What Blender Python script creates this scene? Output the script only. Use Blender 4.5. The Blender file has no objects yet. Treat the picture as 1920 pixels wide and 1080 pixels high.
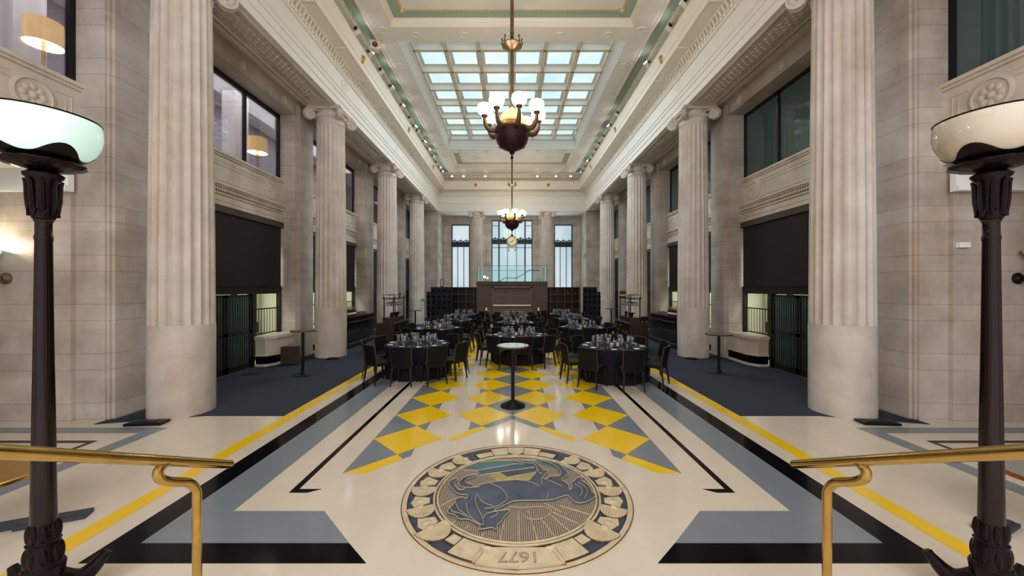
import bpy, math, random
from math import sin, cos, pi, radians, atan2, hypot, sqrt
from mathutils import Matrix, Vector
random.seed(7)
sc = bpy.context.scene
COL = sc.collection

# ------------------------------------------------------------------ camera, exposure, world, large lights
cd = bpy.data.cameras.new('camera'); cam = bpy.data.objects.new('camera', cd); COL.objects.link(cam)
cd.sensor_width = 36; cd.lens = 717/1920*36; cd.clip_end = 200; cd.clip_start = .05
cam.location = (0, 0, 2.1); cam.rotation_euler = (pi/2, 0, 0)
sc.camera = cam
sc.view_settings.view_transform = 'Standard'; sc.view_settings.look = 'None'
sc.view_settings.gamma = 1; sc.view_settings.use_curve_mapping = False
sc.view_settings.exposure = 0.22
W = bpy.data.worlds.new('world'); sc.world = W; W.use_nodes = True
W.node_tree.nodes['Background'].inputs[0].default_value = (.93, .94, 1, 1)
W.node_tree.nodes['Background'].inputs[1].default_value = .75
cy = sc.cycles
cy.max_bounces = 7; cy.diffuse_bounces = 4; cy.glossy_bounces = 3; cy.transmission_bounces = 3; cy.transparent_max_bounces = 14
cy.caustics_reflective = False; cy.caustics_refractive = False
cy.sample_clamp_indirect = 4

def light(kind, name, loc, power, col=(1, 1, 1), rot=None, target=None, size=.1, sy=None, spot=60, blend=.5, cam_vis=True, parent=None):
    l = bpy.data.lights.new(name, kind); l.energy = power; l.color = col
    if kind == 'AREA':
        l.size = size
        if sy: l.shape = 'RECTANGLE'; l.size_y = sy
    elif kind == 'SPOT':
        l.spot_size = radians(spot); l.spot_blend = blend; l.shadow_soft_size = size
    else: l.shadow_soft_size = size
    o = bpy.data.objects.new(name, l); COL.objects.link(o); o.location = loc
    if rot: o.rotation_euler = rot
    if target is not None:
        o.rotation_euler = (Vector(target)-Vector(loc)).to_track_quat('-Z', 'Y').to_euler()
    if not cam_vis: o.visible_camera = False; o.visible_glossy = False
    if parent: o.parent = parent
    return o
# daylight through the skylight and end windows; added fill light from behind the viewer
light('AREA', 'skylight_daylight', (0, 17, 10.0), 640, (.80, .92, 1), rot=(0, 0, 0), size=6.4, sy=9.2, cam_vis=False)
light('AREA', 'end_window_daylight', (0, 29.0, 4.6), 260, (.78, .92, 1), target=(0, 0, 3.2), size=8.0, sy=5, cam_vis=False)
light('AREA', 'rear_fill_light', (0, -5.5, 6.5), 900, (.95, .95, 1), target=(0, 6, 0), size=9, sy=6, cam_vis=False)

# ------------------------------------------------------------------ materials
def s2l(c):
    return tuple(((v/255)/12.92 if v/255 <= .04045 else ((v/255+.055)/1.055)**2.4) for v in c)
MATS = {}
def mat(name, rgb, rough=.5, metal=0, spec=.5, noise=0, nscale=8, bump=0, bscale=30, emit=None, es=1, alpha=None, coat=0, stretch=None):
    if name in MATS: return MATS[name]
    m = bpy.data.materials.new(name); m.use_nodes = True; nt = m.node_tree; b = nt.nodes['Principled BSDF']
    c = (*s2l(rgb), 1)
    b.inputs['Base Color'].default_value = c; b.inputs['Roughness'].default_value = rough; b.inputs['Metallic'].default_value = metal
    b.inputs['Specular IOR Level'].default_value = spec; b.inputs['Coat Weight'].default_value = coat
    if noise or bump:
        tc = nt.nodes.new('ShaderNodeNewGeometry')
        src = tc.outputs['Position']
        if stretch:
            mp = nt.nodes.new('ShaderNodeMapping'); mp.inputs['Scale'].default_value = stretch; nt.links.new(src, mp.inputs[0]); src = mp.outputs[0]
    if noise:
        n = nt.nodes.new('ShaderNodeTexNoise'); n.inputs['Scale'].default_value = nscale; n.inputs['Detail'].default_value = 5; n.inputs['Roughness'].default_value = .6
        nt.links.new(src, n.inputs['Vector'])
        r = nt.nodes.new('ShaderNodeValToRGB'); e = r.color_ramp.elements
        e[0].position = .3; e[1].position = .7
        e[0].color = (*[v*(1-noise) for v in c[:3]], 1); e[1].color = (*[min(1, v*(1+noise*.7)) for v in c[:3]], 1)
        nt.links.new(n.outputs[0], r.inputs[0]); nt.links.new(r.outputs[0], b.inputs['Base Color'])
    if bump:
        n2 = nt.nodes.new('ShaderNodeTexNoise'); n2.inputs['Scale'].default_value = bscale; n2.inputs['Detail'].default_value = 4
        nt.links.new(src, n2.inputs['Vector'])
        bm = nt.nodes.new('ShaderNodeBump'); bm.inputs['Strength'].default_value = bump; bm.inputs['Distance'].default_value = .02
        nt.links.new(n2.outputs[0], bm.inputs['Height']); nt.links.new(bm.outputs[0], b.inputs['Normal'])
    if emit:
        b.inputs['Emission Color'].default_value = (*s2l(emit), 1); b.inputs['Emission Strength'].default_value = es
    MATS[name] = m; return m

def stone(name, rgb, rough=.45, blocks=True, vein=.16):
    m = mat(name, rgb, rough, spec=.45, noise=vein, nscale=1.3, bump=.12, bscale=25, stretch=(1, 1, 1.6))
    nt = m.node_tree; b = nt.nodes['Principled BSDF']
    lk = b.inputs['Base Color'].links[0].from_socket
    # brown weathering in upright patches
    g0 = nt.nodes.new('ShaderNodeNewGeometry'); mp = nt.nodes.new('ShaderNodeMapping'); mp.inputs['Scale'].default_value = (1.1, 1.1, .45)
    n0 = nt.nodes.new('ShaderNodeTexNoise'); n0.inputs['Scale'].default_value = 1.1; n0.inputs['Detail'].default_value = 7; n0.inputs['Roughness'].default_value = .68
    r0 = nt.nodes.new('ShaderNodeValToRGB'); r0.color_ramp.elements[0].position = .42; r0.color_ramp.elements[1].position = .72
    r0.color_ramp.elements[0].color = (1, 1, 1, 1); r0.color_ramp.elements[1].color = (.78, .68, .57, 1)
    m0 = nt.nodes.new('ShaderNodeMix'); m0.data_type = 'RGBA'; m0.blend_type = 'MULTIPLY'; m0.inputs[0].default_value = 1
    nt.links.new(g0.outputs['Position'], mp.inputs[0]); nt.links.new(mp.outputs[0], n0.inputs['Vector']); nt.links.new(n0.outputs[0], r0.inputs[0])
    nt.links.new(lk, m0.inputs[6]); nt.links.new(r0.outputs[0], m0.inputs[7]); lk = m0.outputs[2]; nt.links.new(lk, b.inputs['Base Color'])
    if not blocks: return m
    g = nt.nodes.new('ShaderNodeNewGeometry'); sp = nt.nodes.new('ShaderNodeSeparateXYZ'); nt.links.new(g.outputs['Position'], sp.inputs[0])
    def M(op, a, bb):
        n = nt.nodes.new('ShaderNodeMath'); n.operation = op
        for i, v in enumerate((a, bb)):
            if hasattr(v, 'node'): nt.links.new(v, n.inputs[i])
            else: n.inputs[i].default_value = v
        return n.outputs[0]
    z = M('MODULO', M('ADD', sp.outputs[2], 10*.78-.02), .78)
    l1 = M('LESS_THAN', z, .010); l2 = M('LESS_THAN', M('ABSOLUTE', M('SUBTRACT', z, .26), 0), .005)
    row = M('FLOOR', M('DIVIDE', M('ADD', sp.outputs[2], .5), .39), 0)
    xy = M('ADD', M('ADD', sp.outputs[0], sp.outputs[1]), M('MULTIPLY', row, .43))
    l3 = M('LESS_THAN', M('MODULO', M('ADD', xy, 60), 1.9), .006)
    ln = M('MAXIMUM', M('MAXIMUM', l1, l2), M('MULTIPLY', l3, .35))
    # block to block tone
    wn = nt.nodes.new('ShaderNodeTexWhiteNoise'); wn.noise_dimensions = '2D'
    cb = nt.nodes.new('ShaderNodeCombineXYZ'); nt.links.new(row, cb.inputs[0]); nt.links.new(M('FLOOR', M('DIVIDE', xy, 1.9), 0), cb.inputs[1])
    nt.links.new(cb.outputs[0], wn.inputs['Vector'])
    v = M('ADD', M('MULTIPLY', wn.outputs['Value'], .14), .92)
    f = M('MULTIPLY', v, M('SUBTRACT', 1, M('MULTIPLY', ln, .34)))
    mx = nt.nodes.new('ShaderNodeVectorMath'); mx.operation = 'SCALE'
    nt.links.new(lk, mx.inputs[0]); nt.links.new(f, mx.inputs['Scale']); nt.links.new(mx.outputs[0], b.inputs['Base Color'])
    return m

def glassmat(name, tint=(255, 255, 255), refl=.5, base=.06, rough=.02, body=None):
    if name in MATS: return MATS[name]
    m = bpy.data.materials.new(name); m.use_nodes = True; nt = m.node_tree; nt.nodes.clear()
    out = nt.nodes.new('ShaderNodeOutputMaterial'); tr = nt.nodes.new('ShaderNodeBsdfTransparent'); gl = nt.nodes.new('ShaderNodeBsdfGlossy')
    tr.inputs[0].default_value = (*s2l(tint), 1); gl.inputs['Roughness'].default_value = rough
    lw = nt.nodes.new('ShaderNodeLayerWeight'); lw.inputs[0].default_value = .35
    ma = nt.nodes.new('ShaderNodeMath'); ma.operation = 'MULTIPLY_ADD'; ma.inputs[1].default_value = refl; ma.inputs[2].default_value = base
    nt.links.new(lw.outputs['Fresnel'], ma.inputs[0])
    mx = nt.nodes.new('ShaderNodeMixShader'); nt.links.new(ma.outputs[0], mx.inputs[0]); nt.links.new(tr.outputs[0], mx.inputs[1]); nt.links.new(gl.outputs[0], mx.inputs[2])
    last = mx
    if body:
        df = nt.nodes.new('ShaderNodeBsdfDiffuse'); df.inputs[0].default_value = (.85, .93, .97, 1)  # whitish diffuse mixed in to imitate light refracted by the glass
        m2 = nt.nodes.new('ShaderNodeMixShader'); m2.inputs[0].default_value = body
        nt.links.new(mx.outputs[0], m2.inputs[1]); nt.links.new(df.outputs[0], m2.inputs[2]); last = m2
    nt.links.new(last.outputs[0], out.inputs[0]); MATS[name] = m; return m

def emitmat(name, rgb, s, rgb2=None, scale=.4, stretch=(1, 1, 1)):
    if name in MATS: return MATS[name]
    m = bpy.data.materials.new(name); m.use_nodes = True; nt = m.node_tree; b = nt.nodes['Principled BSDF']
    b.inputs['Base Color'].default_value = (.3, .3, .3, 1); b.inputs['Roughness'].default_value = .2
    b.inputs['Emission Color'].default_value = (*s2l(rgb), 1); b.inputs['Emission Strength'].default_value = s
    if rgb2:
        g = nt.nodes.new('ShaderNodeNewGeometry'); mp = nt.nodes.new('ShaderNodeMapping'); mp.inputs['Scale'].default_value = stretch
        n = nt.nodes.new('ShaderNodeTexNoise'); n.inputs['Scale'].default_value = scale; n.inputs['Detail'].default_value = 3
        r = nt.nodes.new('ShaderNodeValToRGB'); r.color_ramp.elements[0].position = .35; r.color_ramp.elements[1].position = .65
        r.color_ramp.elements[0].color = (*s2l(rgb), 1); r.color_ramp.elements[1].color = (*s2l(rgb2), 1)
        nt.links.new(g.outputs['Position'], mp.inputs[0]); nt.links.new(mp.outputs[0], n.inputs['Vector']); nt.links.new(n.outputs[0], r.inputs[0]); nt.links.new(r.outputs[0], b.inputs['Emission Color'])
    MATS[name] = m; return m

LIME = stone('limestone', (186, 175, 165), vein=.22)
LIMEP = stone('limestone_plain', (208, 197, 182), blocks=False)
COLM = stone('column_marble', (203, 192, 182), rough=.27, blocks=False, vein=.14)
CARV = mat('carved_stone', (205, 193, 178), .6, noise=.12, nscale=6, bump=1.0, bscale=38)
PLAS = mat('cream_plaster', (222, 216, 206), .55, noise=.03, nscale=3)
PLAS2 = mat('warm_cream_plaster', (226, 217, 200), .55, noise=.03, nscale=2)
GREEN = mat('sage_green_paint', (150, 170, 152), .6)
GOLD = mat('gilding', (205, 160, 60), .35, metal=.7, noise=.25, nscale=20)
DULLG = mat('gold_line', (214, 184, 120), .5, metal=.2)
BRASS = mat('polished_brass', (204, 170, 98), .14, metal=1, noise=.18, nscale=9)
BRONZE = mat('dark_bronze', (28, 17, 20), .25, metal=.6, noise=.3, nscale=12, bump=.25, bscale=40)
BRONZE2 = mat('plum_bronze', (62, 32, 38), .32, metal=.45, noise=.3, nscale=14, bump=.4, bscale=30)
OLDBRASS = mat('aged_brass', (128, 104, 82), .35, metal=.8, noise=.25, nscale=10)
BLACKM = mat('black_metal', (20, 18, 20), .35, metal=.4)
IRON = mat('window_iron', (45, 50, 58), .45, metal=.3)
CFLOOR = mat('cream_terrazzo', (212, 197, 176), .10, spec=.5, noise=.05, nscale=2.2)
YFLOOR = mat('yellow_terrazzo', (236, 190, 18), .16, spec=.5, noise=.05, nscale=2)
GFLOOR = mat('grey_terrazzo', (120, 127, 132), .16, spec=.5, noise=.06, nscale=2)
KFLOOR = mat('black_terrazzo', (10, 8, 13), .12, spec=.1, noise=.3, nscale=2)
CARPET = mat('blue_carpet', (62, 66, 74), .97, spec=.05, noise=.22, nscale=90, bump=.4, bscale=300)
DARKW = mat('ebony_wood', (26, 20, 22), .4, noise=.3, nscale=6, stretch=(1, 1, .2))
MAHOG = mat('mahogany', (54, 28, 23), .32, noise=.3, nscale=7, stretch=(1, 1, .15), coat=.3)
WALNUT = mat('walnut_panelling', (78, 60, 52), .5, noise=.28, nscale=6, stretch=(3, 3, .35))
WALNUT2 = mat('walnut_light', (98, 76, 64), .5, noise=.25, nscale=5, stretch=(3, 3, .35))
LEATHER = mat('black_leather', (13, 13, 18), .45, spec=.35, noise=.2, nscale=20, bump=.15, bscale=90)
LEATHB = mat('brown_leather', (13, 12, 16), .55, spec=.22, noise=.2, nscale=20, bump=.15, bscale=90)
CLOTH = mat('charcoal_linen', (28, 26, 33), .8, spec=.15, noise=.12, nscale=30)
NAP = mat('grey_napkin', (82, 78, 96), .9, noise=.1, nscale=30)
CHINA = mat('white_china', (232, 234, 238), .12)
SILVER = mat('silver_cutlery', (215, 218, 225), .15, metal=1)
WGLASS = glassmat('clear_glass', (254, 255, 255), .95, .22, rough=.10, body=.05)
BALG = glassmat('balustrade_glass', (247, 253, 252), .35, .02)
WING = glassmat('window_glass', (238, 236, 240), .5, .09)
TEAL = mat('dark_teal_glass', (62, 82, 82), .05, spec=.9)
MILK = mat('milk_glass', (200, 187, 168), .08, spec=.7, coat=.6)
MILKL = mat('lit_milk_glass', (200, 220, 210), .12, coat=.5, emit=(205, 244, 232), es=.5)
GLOBE = mat('lit_globe', (255, 250, 240), .3, emit=(255, 244, 222), es=.9)
SHADE = mat('lamp_shade', (226, 205, 160), .8, emit=(244, 190, 104), es=.9)
SHADEI = mat('lamp_shade_inside', (255, 250, 230), .8, emit=(255, 244, 214), es=2.2)
BLIND = mat('dark_blind', (36, 31, 34), .6, spec=.4, noise=.25, nscale=1.2)
BLINDT = mat('blind_cassette', (72, 62, 58), .6)
PURP = mat('purple_wall', (134, 132, 146), .8)
WHITEW = mat('white_paint', (232, 232, 228), .7)
GREENST = mat('green_steel', (30, 50, 50), .4, metal=.3)
SKYP = emitmat('skylight_pane', (188, 230, 242), .86, (228, 246, 250), .45)
WINP = emitmat('frosted_pane', (172, 206, 214), .72, (214, 228, 238), .5, (1.2, 1, .35))
SPOTE = mat('spot_lens', (255, 255, 255), .3, emit=(248, 248, 255), es=14)
CREAMM = mat('cream_metal', (216, 208, 188), .4)
COPPER = mat('copper', (168, 96, 66), .25, metal=1)
BOTTLE = mat('bottle_glass', (16, 22, 16), .06, spec=.7)
LABEL = mat('bottle_label', (225, 215, 195), .6)
REDFOIL = mat('red_foil', (120, 24, 30), .35, metal=.4)
HORSEM = mat('horse_enamel', (72, 78, 94), .35, noise=.35, nscale=7, bump=.15, bscale=60)
SLATE = mat('slate_blue_enamel', (56, 62, 78), .3, noise=.35, nscale=14, bump=.2, bscale=60)
MEDG = mat('medallion_gold', (216, 194, 158), .3, metal=.25, noise=.18, nscale=9, bump=.2, bscale=30)
MEDS = mat('medallion_stipple', (186, 166, 138), .45, noise=.2, nscale=60, bump=.5, bscale=90)
_nt = MEDS.node_tree; _b = _nt.nodes['Principled BSDF']; _lk = _b.inputs['Base Color'].links[0].from_socket
_g = _nt.nodes.new('ShaderNodeNewGeometry'); _mp = _nt.nodes.new('ShaderNodeMapping'); _mp.inputs['Rotation'].default_value = (0, 0, pi/2)
_br = _nt.nodes.new('ShaderNodeTexBrick'); _br.inputs['Scale'].default_value = 22; _br.inputs['Mortar Size'].default_value = .075; _br.inputs['Brick Width'].default_value = .55; _br.inputs['Row Height'].default_value = .42
_br.inputs['Mortar'].default_value = (.07, .055, .05, 1)
_nt.links.new(_g.outputs['Position'], _mp.inputs[0]); _nt.links.new(_mp.outputs[0], _br.inputs['Vector']); _nt.links.new(_lk, _br.inputs['Color1']); _nt.links.new(_lk, _br.inputs['Color2']); _nt.links.new(_br.outputs[0], _b.inputs['Base Color'])
TEALE = mat('teal_enamel', (62, 108, 106), .3, noise=.3, nscale=40)
BLUEE = mat('blue_enamel', (58, 84, 104), .3, noise=.35, nscale=40)
YELE = mat('yellow_enamel', (168, 150, 66), .35, noise=.3, nscale=40)
LINEG = mat('engraved_line', (66, 50, 34), .5)

# ------------------------------------------------------------------ mesh helpers
def cat(pts, k=5):          # smooth curve through the points
    P = [Vector(p) for p in pts]; P = [P[0]*2-P[1]]+P+[P[-1]*2-P[-2]]; out = []
    for i in range(1, len(P)-2):
        for j in range(k):
            t = j/k; a, b, c, d = P[i-1:i+3]
            out.append(.5*((2*b)+(c-a)*t+(2*a-5*b+4*c-d)*t*t+(3*b-a-3*c+d)*t**3))
    return out+[P[-2]]
class MB:
    def __init__(s): s.v = []; s.f = []; s.m = []; s.M = None
    def av(s, pts):
        n = len(s.v)
        if s.M is not None: pts = [tuple(s.M @ Vector(p)) for p in pts]
        s.v += [tuple(p) for p in pts]; return n
    def af(s, fs, mi=0):
        s.f += fs; s.m += [mi]*len(fs)
    def box(s, x0, x1, y0, y1, z0, z1, mi=0):
        if x0 > x1: x0, x1 = x1, x0
        if y0 > y1: y0, y1 = y1, y0
        if z0 > z1: z0, z1 = z1, z0
        n = s.av([(x0, y0, z0), (x1, y0, z0), (x1, y1, z0), (x0, y1, z0), (x0, y0, z1), (x1, y0, z1), (x1, y1, z1), (x0, y1, z1)])
        s.af([tuple(n+i for i in q) for q in ((0, 3, 2, 1), (4, 5, 6, 7), (0, 1, 5, 4), (1, 2, 6, 5), (2, 3, 7, 6), (3, 0, 4, 7))], mi); return s
    def poly(s, pts, mi=0):
        n = s.av(pts); s.af([tuple(range(n, n+len(pts)))], mi); return s
    def prism(s, pts, z0, z1, mi=0):          # pts in xy
        k = len(pts); n = s.av([(x, y, z0) for x, y in pts]+[(x, y, z1) for x, y in pts])
        s.af([tuple(n+k-1-i for i in range(k)), tuple(n+k+i for i in range(k))], mi)
        s.af([(n+i, n+(i+1) % k, n+k+(i+1) % k, n+k+i) for i in range(k)], mi); return s
    def loft(s, rings, mi=0, caps=True, closed=True):
        k = len(rings[0]); n0 = None; prev = None
        for r in rings:
            n = s.av(r)
            if n0 is None: n0 = n
            if prev is not None:
                rng = range(k) if closed else range(k-1)
                s.af([(prev+i, prev+(i+1) % k, n+(i+1) % k, n+i) for i in rng], mi)
            prev = n
        if caps and closed:
            s.af([tuple(n0+k-1-i for i in range(k)), tuple(prev+i for i in range(k))], mi)
        return s
    def lathe(s, prof, n=24, c=(0, 0), mi=0, caps=True, a0=0):
        s.loft([[(c[0]+r*cos(a0+2*pi*i/n), c[1]+r*sin(a0+2*pi*i/n), z) for i in range(n)] for r, z in prof], mi, caps); return s
    def tube(s, pts, r, n=8, mi=0, caps=True):
        pts = [Vector(p) for p in pts]; rs = r if isinstance(r, (list, tuple)) else [r]*len(pts)
        rings = []; up = None
        for i, p in enumerate(pts):
            d = (pts[min(i+1, len(pts)-1)]-pts[max(i-1, 0)]).normalized()
            if up is None:
                up = Vector((0, 0, 1)) if abs(d.z) < .9 else Vector((1, 0, 0))
            up = (up-d*up.dot(d))
            up = up.normalized() if up.length > 1e-4 else d.orthogonal().normalized()
            w = d.cross(up)
            rings.append([p+(up*cos(2*pi*k/n)+w*sin(2*pi*k/n))*rs[i] for k in range(n)])
        s.loft(rings, mi, caps); return s
    def sphere(s, c, r, n=12, m=8, mi=0, sc=(1, 1, 1)):
        prof = [(max(r*sin(pi*j/m), .0005), -r*cos(pi*j/m)) for j in range(m+1)]
        s.loft([[(c[0]+a*cos(2*pi*i/n)*sc[0], c[1]+a*sin(2*pi*i/n)*sc[1], c[2]+z*sc[2]) for i in range(n)] for a, z in prof], mi); return s
    def build(s, name, mats, parent=None, smooth=40, loc=None):
        me = bpy.data.meshes.new(name); me.from_pydata(s.v, [], s.f)
        for m in (mats if isinstance(mats, (list, tuple)) else [mats]): me.materials.append(m)
        me.polygons.foreach_set('material_index', s.m)
        import bmesh
        bm = bmesh.new(); bm.from_mesh(me); bmesh.ops.recalc_face_normals(bm, faces=bm.faces); bm.to_mesh(me); bm.free()
        if smooth:
            me.polygons.foreach_set('use_smooth', [True]*len(me.polygons)); me.set_sharp_from_angle(angle=radians(smooth))
        o = bpy.data.objects.new(name, me); COL.objects.link(o)
        if parent: o.parent = parent
        if loc: o.location = loc
        return o

def thing(name, label, cat, loc=(0, 0, 0), rz=0, group=None):
    o = bpy.data.objects.new(name, None); COL.objects.link(o); o.location = loc; o.rotation_euler = (0, 0, rz)
    o.empty_display_size = .1
    o['label'] = label; o['category'] = cat
    if group: o['group'] = group
    return o
def tag(o, label, cat, group=None):
    o['label'] = label; o['category'] = cat
    if group: o['group'] = group
    return o
def struct(o): o['kind'] = 'structure'; return o
KIDS = {}
def copy_tree(o, parent=None):
    c = o.copy(); COL.objects.link(c)
    if parent is not None: c.parent = parent
    for ch in KIDS.get(o.name) or [x for x in o.children]: copy_tree(ch, c)
    return c
def place(proto, first, loc, rz=0, label=None, group=None):
    o = proto if first else copy_tree(proto)
    o.location = loc; o.rotation_euler = (0, 0, rz)
    if label: o['label'] = label
    if group: o['group'] = group
    return o

# ================================================================== THE ROOM
ZC = [1.17, 6.5, 11.83, 17.16, 22.5]          # column axes along the hall
XC, XA, ZA = 5.6, 5.2, 27.06
# ---- floor with its inlaid pattern
fl = MB(); fl.box(-11, 11, -6, 30, -.2, 0, 0)
E_ = .0016
def fp(pts, mi):
    fl.poly([(x, y, E_) for x, y in pts], mi)
for s in (-1, 1):
    q = lambda *p: [(s*x, y) for x, y in p]
    fp(q((3.54, -6), (3.73, -6), (3.73, 27), (3.54, 27)), 1)
    fp(q((3.055, 3.146), (3.31, 2.914), (3.31, 27), (3.055, 27)), 3)
    fp(q((3.31, 2.914), (3.055, 3.146), (1.34, 3.146), (1.11, 2.914)), 3)
    fp(q((3.055, 3.146), (3.055, 27), (2.62, 27), (2.62, 3.60), (1.768, 3.60), (1.34, 3.146)), 2)
    fp(q((2.29, 3.92), (2.29, 25), (2.22, 25), (2.22, 3.995)), 3)
    fp(q((2.29, 3.92), (2.22, 3.995), (1.98, 3.995), (2.10, 3.92)), 3)
    # side aisle border
    fp(q((5.17, 5.75), (5.17, -3), (5.40, -3), (5.40, 5.53)), 2)
    fp(q((5.17, 5.75), (5.40, 5.53), (9.6, 5.53), (9.6, 5.75)), 2)
    fp(q((5.69, 5.26), (5.76, 5.18), (9.5, 5.18), (9.5, 5.26)), 3)
    fp(q((5.69, 5.26), (5.69, 2), (5.76, 2), (5.76, 5.18)), 3)
    # checker: outer column of diamonds
    P = .995; J = 1.445; jz = 4.823
    fp(q((1.92, jz-P/2), (1.66, jz-P/2), (1.342, 4.70), (J, jz)), 1)
    fp(q((J, jz), (1.271, 5.0), (1.264, 4.77), (1.342, 4.70)), 2)
    n = 0
    while jz+n*P < 25:
        z0 = jz+n*P; z1 = z0+P; zm = z0+P/2
        fp(q((J, z0), (1.92, zm), (J, z1), (.972, zm)), 1)
        fp(q((1.92, zm-P), (1.92, zm), (J, z0)), 2)
        if n: fp(q((J, z0), (1.27, z0+.19), (1.27, z0-.19)), 2)
        if n >= 1:
            fp(q((.463, z0), (.885, zm), (.463, z1), (.01, zm)), 1)
            fp(q((.463, z0), (.645, z0+.205), (.645, z0-.17)), 2)
        n += 1
    fp(q((.885, 5.34), (.837, 5.22), (.383, 5.725), (.463, 5.84)), 1)
for n in range(1, 20):
    z0 = 4.823+n*.995
    if n == 1: fl.poly([(-.463, z0, E_), (-.36, 5.73, E_), (0, 6.11, E_), (.36, 5.73, E_), (.463, z0, E_), (0, z0+.49, E_)], 2)
    else: fl.poly([(-.463, z0, E_), (0, z0-.49, E_), (.463, z0, E_), (0, z0+.49, E_)], 2)
floor = struct(fl.build('floor', [CFLOOR, YFLOOR, GFLOOR, KFLOOR], smooth=0))

for s, nm in ((-1, 'left'), (1, 'right')):
    cp = MB(); q = [(s*x, y) for x, y in ((3.74, 6.27), (5.05, 6.27), (6.43, 5.88), (6.43, 6.04), (6.84, 6.9), (6.84, 26.9), (3.74, 26.9))]
    cp.prism(q, 0, .008)
    tag(cp.build('carpet', CARPET, smooth=0), 'dark blue carpet laid along the %s side of the hall behind the columns' % nm, 'carpet')

# ---- side walls
tn = [0]
def trim(mb, mats, **k):
    tn[0] += 1
    return struct(mb.build('trim_%d' % tn[0], mats, **k))
def rosette(mb, M_, r, mi=0, petals=8):
    mb.M = M_
    mb.lathe([(r, 0), (r, .02), (r*.86, .03), (r*.84, .012), (r*.6, .012)], 24, mi=mi)
    for k in range(petals):
        a = 2*pi*k/petals; mb.sphere((cos(a)*r*.45, sin(a)*r*.45, .012), r*.2, 8, 5, mi, (1, 1, .35))
    mb.sphere((0, 0, .015), r*.2, 8, 5, mi, (1, 1, .5)); mb.M = None
for s, nm in ((-1, 'left'), (1, 'right')):
    w = MB()
    X = lambda v: s*v
    for k, zc in enumerate(ZC):
        w.box(X(6.44), X(7.02), zc-.45, zc+.45, 0, 7.3)
        w.box(X(6.35), X(6.45), zc-.38, zc+.38, 0, 7.56)
        w.box(X(6.40), X(6.45), zc-.42, zc+.42, 0, 7.56)
    w.box(X(6.44), X(7.02), -6, 29.3, 7.24, 8.2)
    w.box(X(6.44), X(7.02), -6, .72, 0, 7.3)
    # anta at the end of the colonnade and the wall beyond it
    w.box(X(5.24), X(6.5), ZA, ZA+.9, 0, 7.56)
    w.box(X(5.24), X(5.6), ZA+.9, 29.3, 0, 7.56)
    w.box(X(5.14), X(5.24), ZA+.3, ZA+.6, 4.3, 4.55)
    # solid outer walls (behind the openings)
    w.box(X(9.8), X(10), -6, 29.3, 0, 8.2)
    w.box(X(6.9), X(9.8), 5.98, 6.14, 0, 3.9)
    w.box(X(6.9), X(9.8), ZA, ZA+.2, 0, 8)
    struct(w.build('wall_'+nm, [LIME], smooth=0))
    # aisle slab between the storeys
    g = MB(); g.box(X(6.96), X(9.8), -6, ZA, 3.95, 4.35); g.box(X(6.96), X(9.8), -6, ZA, 8.2, 8.3); trim(g, WHITEW, smooth=0)
    g = MB(); g.box(X(6.85), X(9.8), 5.9, 5.98, 3.68, 3.95); g.box(X(6.85), X(9.8), 5.86, 5.98, 3.6, 3.68); trim(g, WHITEW, smooth=0)
    # spandrels
    for k in range(5):
        y0 = ZC[k]+.45; y1 = (ZC[k+1]-.45) if k < 4 else ZA
        b = MB(); x0, x1 = X(6.83), X(6.98)
        b.box(x0, x1, y0, y1, 4.04, 5.25)
        b.box(X(6.77), x1, y0, y1, 5.25, 5.31); b.box(X(6.80), x1, y0, y1, 5.20, 5.25)
        b.box(X(6.72), x1, y0, y1, 4.50, 4.55); b.box(X(6.75), x1, y0, y1, 4.46, 4.50)
        b.box(X(6.80), x1, y0, y1, 4.30, 4.34)
        n = int((y1-y0)/.075)
        for i in range(n):
            yy = y0+(i+.5)*(y1-y0)/n; b.box(X(6.77), x0, yy-.022, yy+.022, 4.37, 4.45)
        b.box(X(6.80), x0, y0, y1, 4.04, 4.14); b.box(X(6.79), x0, y0, y1, 4.14, 4.155)
        # framed panel with roundels
        m_ = .22
        for (ya, yb) in ((y0+.86, y1-.86),):
            for t, z in ((0, 5.06), (.06, 4.98)):
                b.box(X(6.82), x0, ya, yb, z, z+.014)
            for t, z in ((0, 4.62),): b.box(X(6.82), x0, ya, yb, z, z+.012)
        for yy, d in ((y0, 1), (y1, -1)):
            for o_ in (.12, .2):
                b.box(X(6.82), x0, yy+d*o_-.007, yy+d*o_+.007, 4.62, 5.06-(o_-.12))
            b.box(X(6.82), x0, min(yy+d*.12, yy+d*.34), max(yy+d*.12, yy+d*.34), 5.05, 5.064)
            rosette(b, Matrix.Translation((x0, yy+d*.6, 4.85)) @ Matrix.Rotation(-s*pi/2, 4, 'Y'), .26)
        trim(b, LIMEP, smooth=30)

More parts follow.
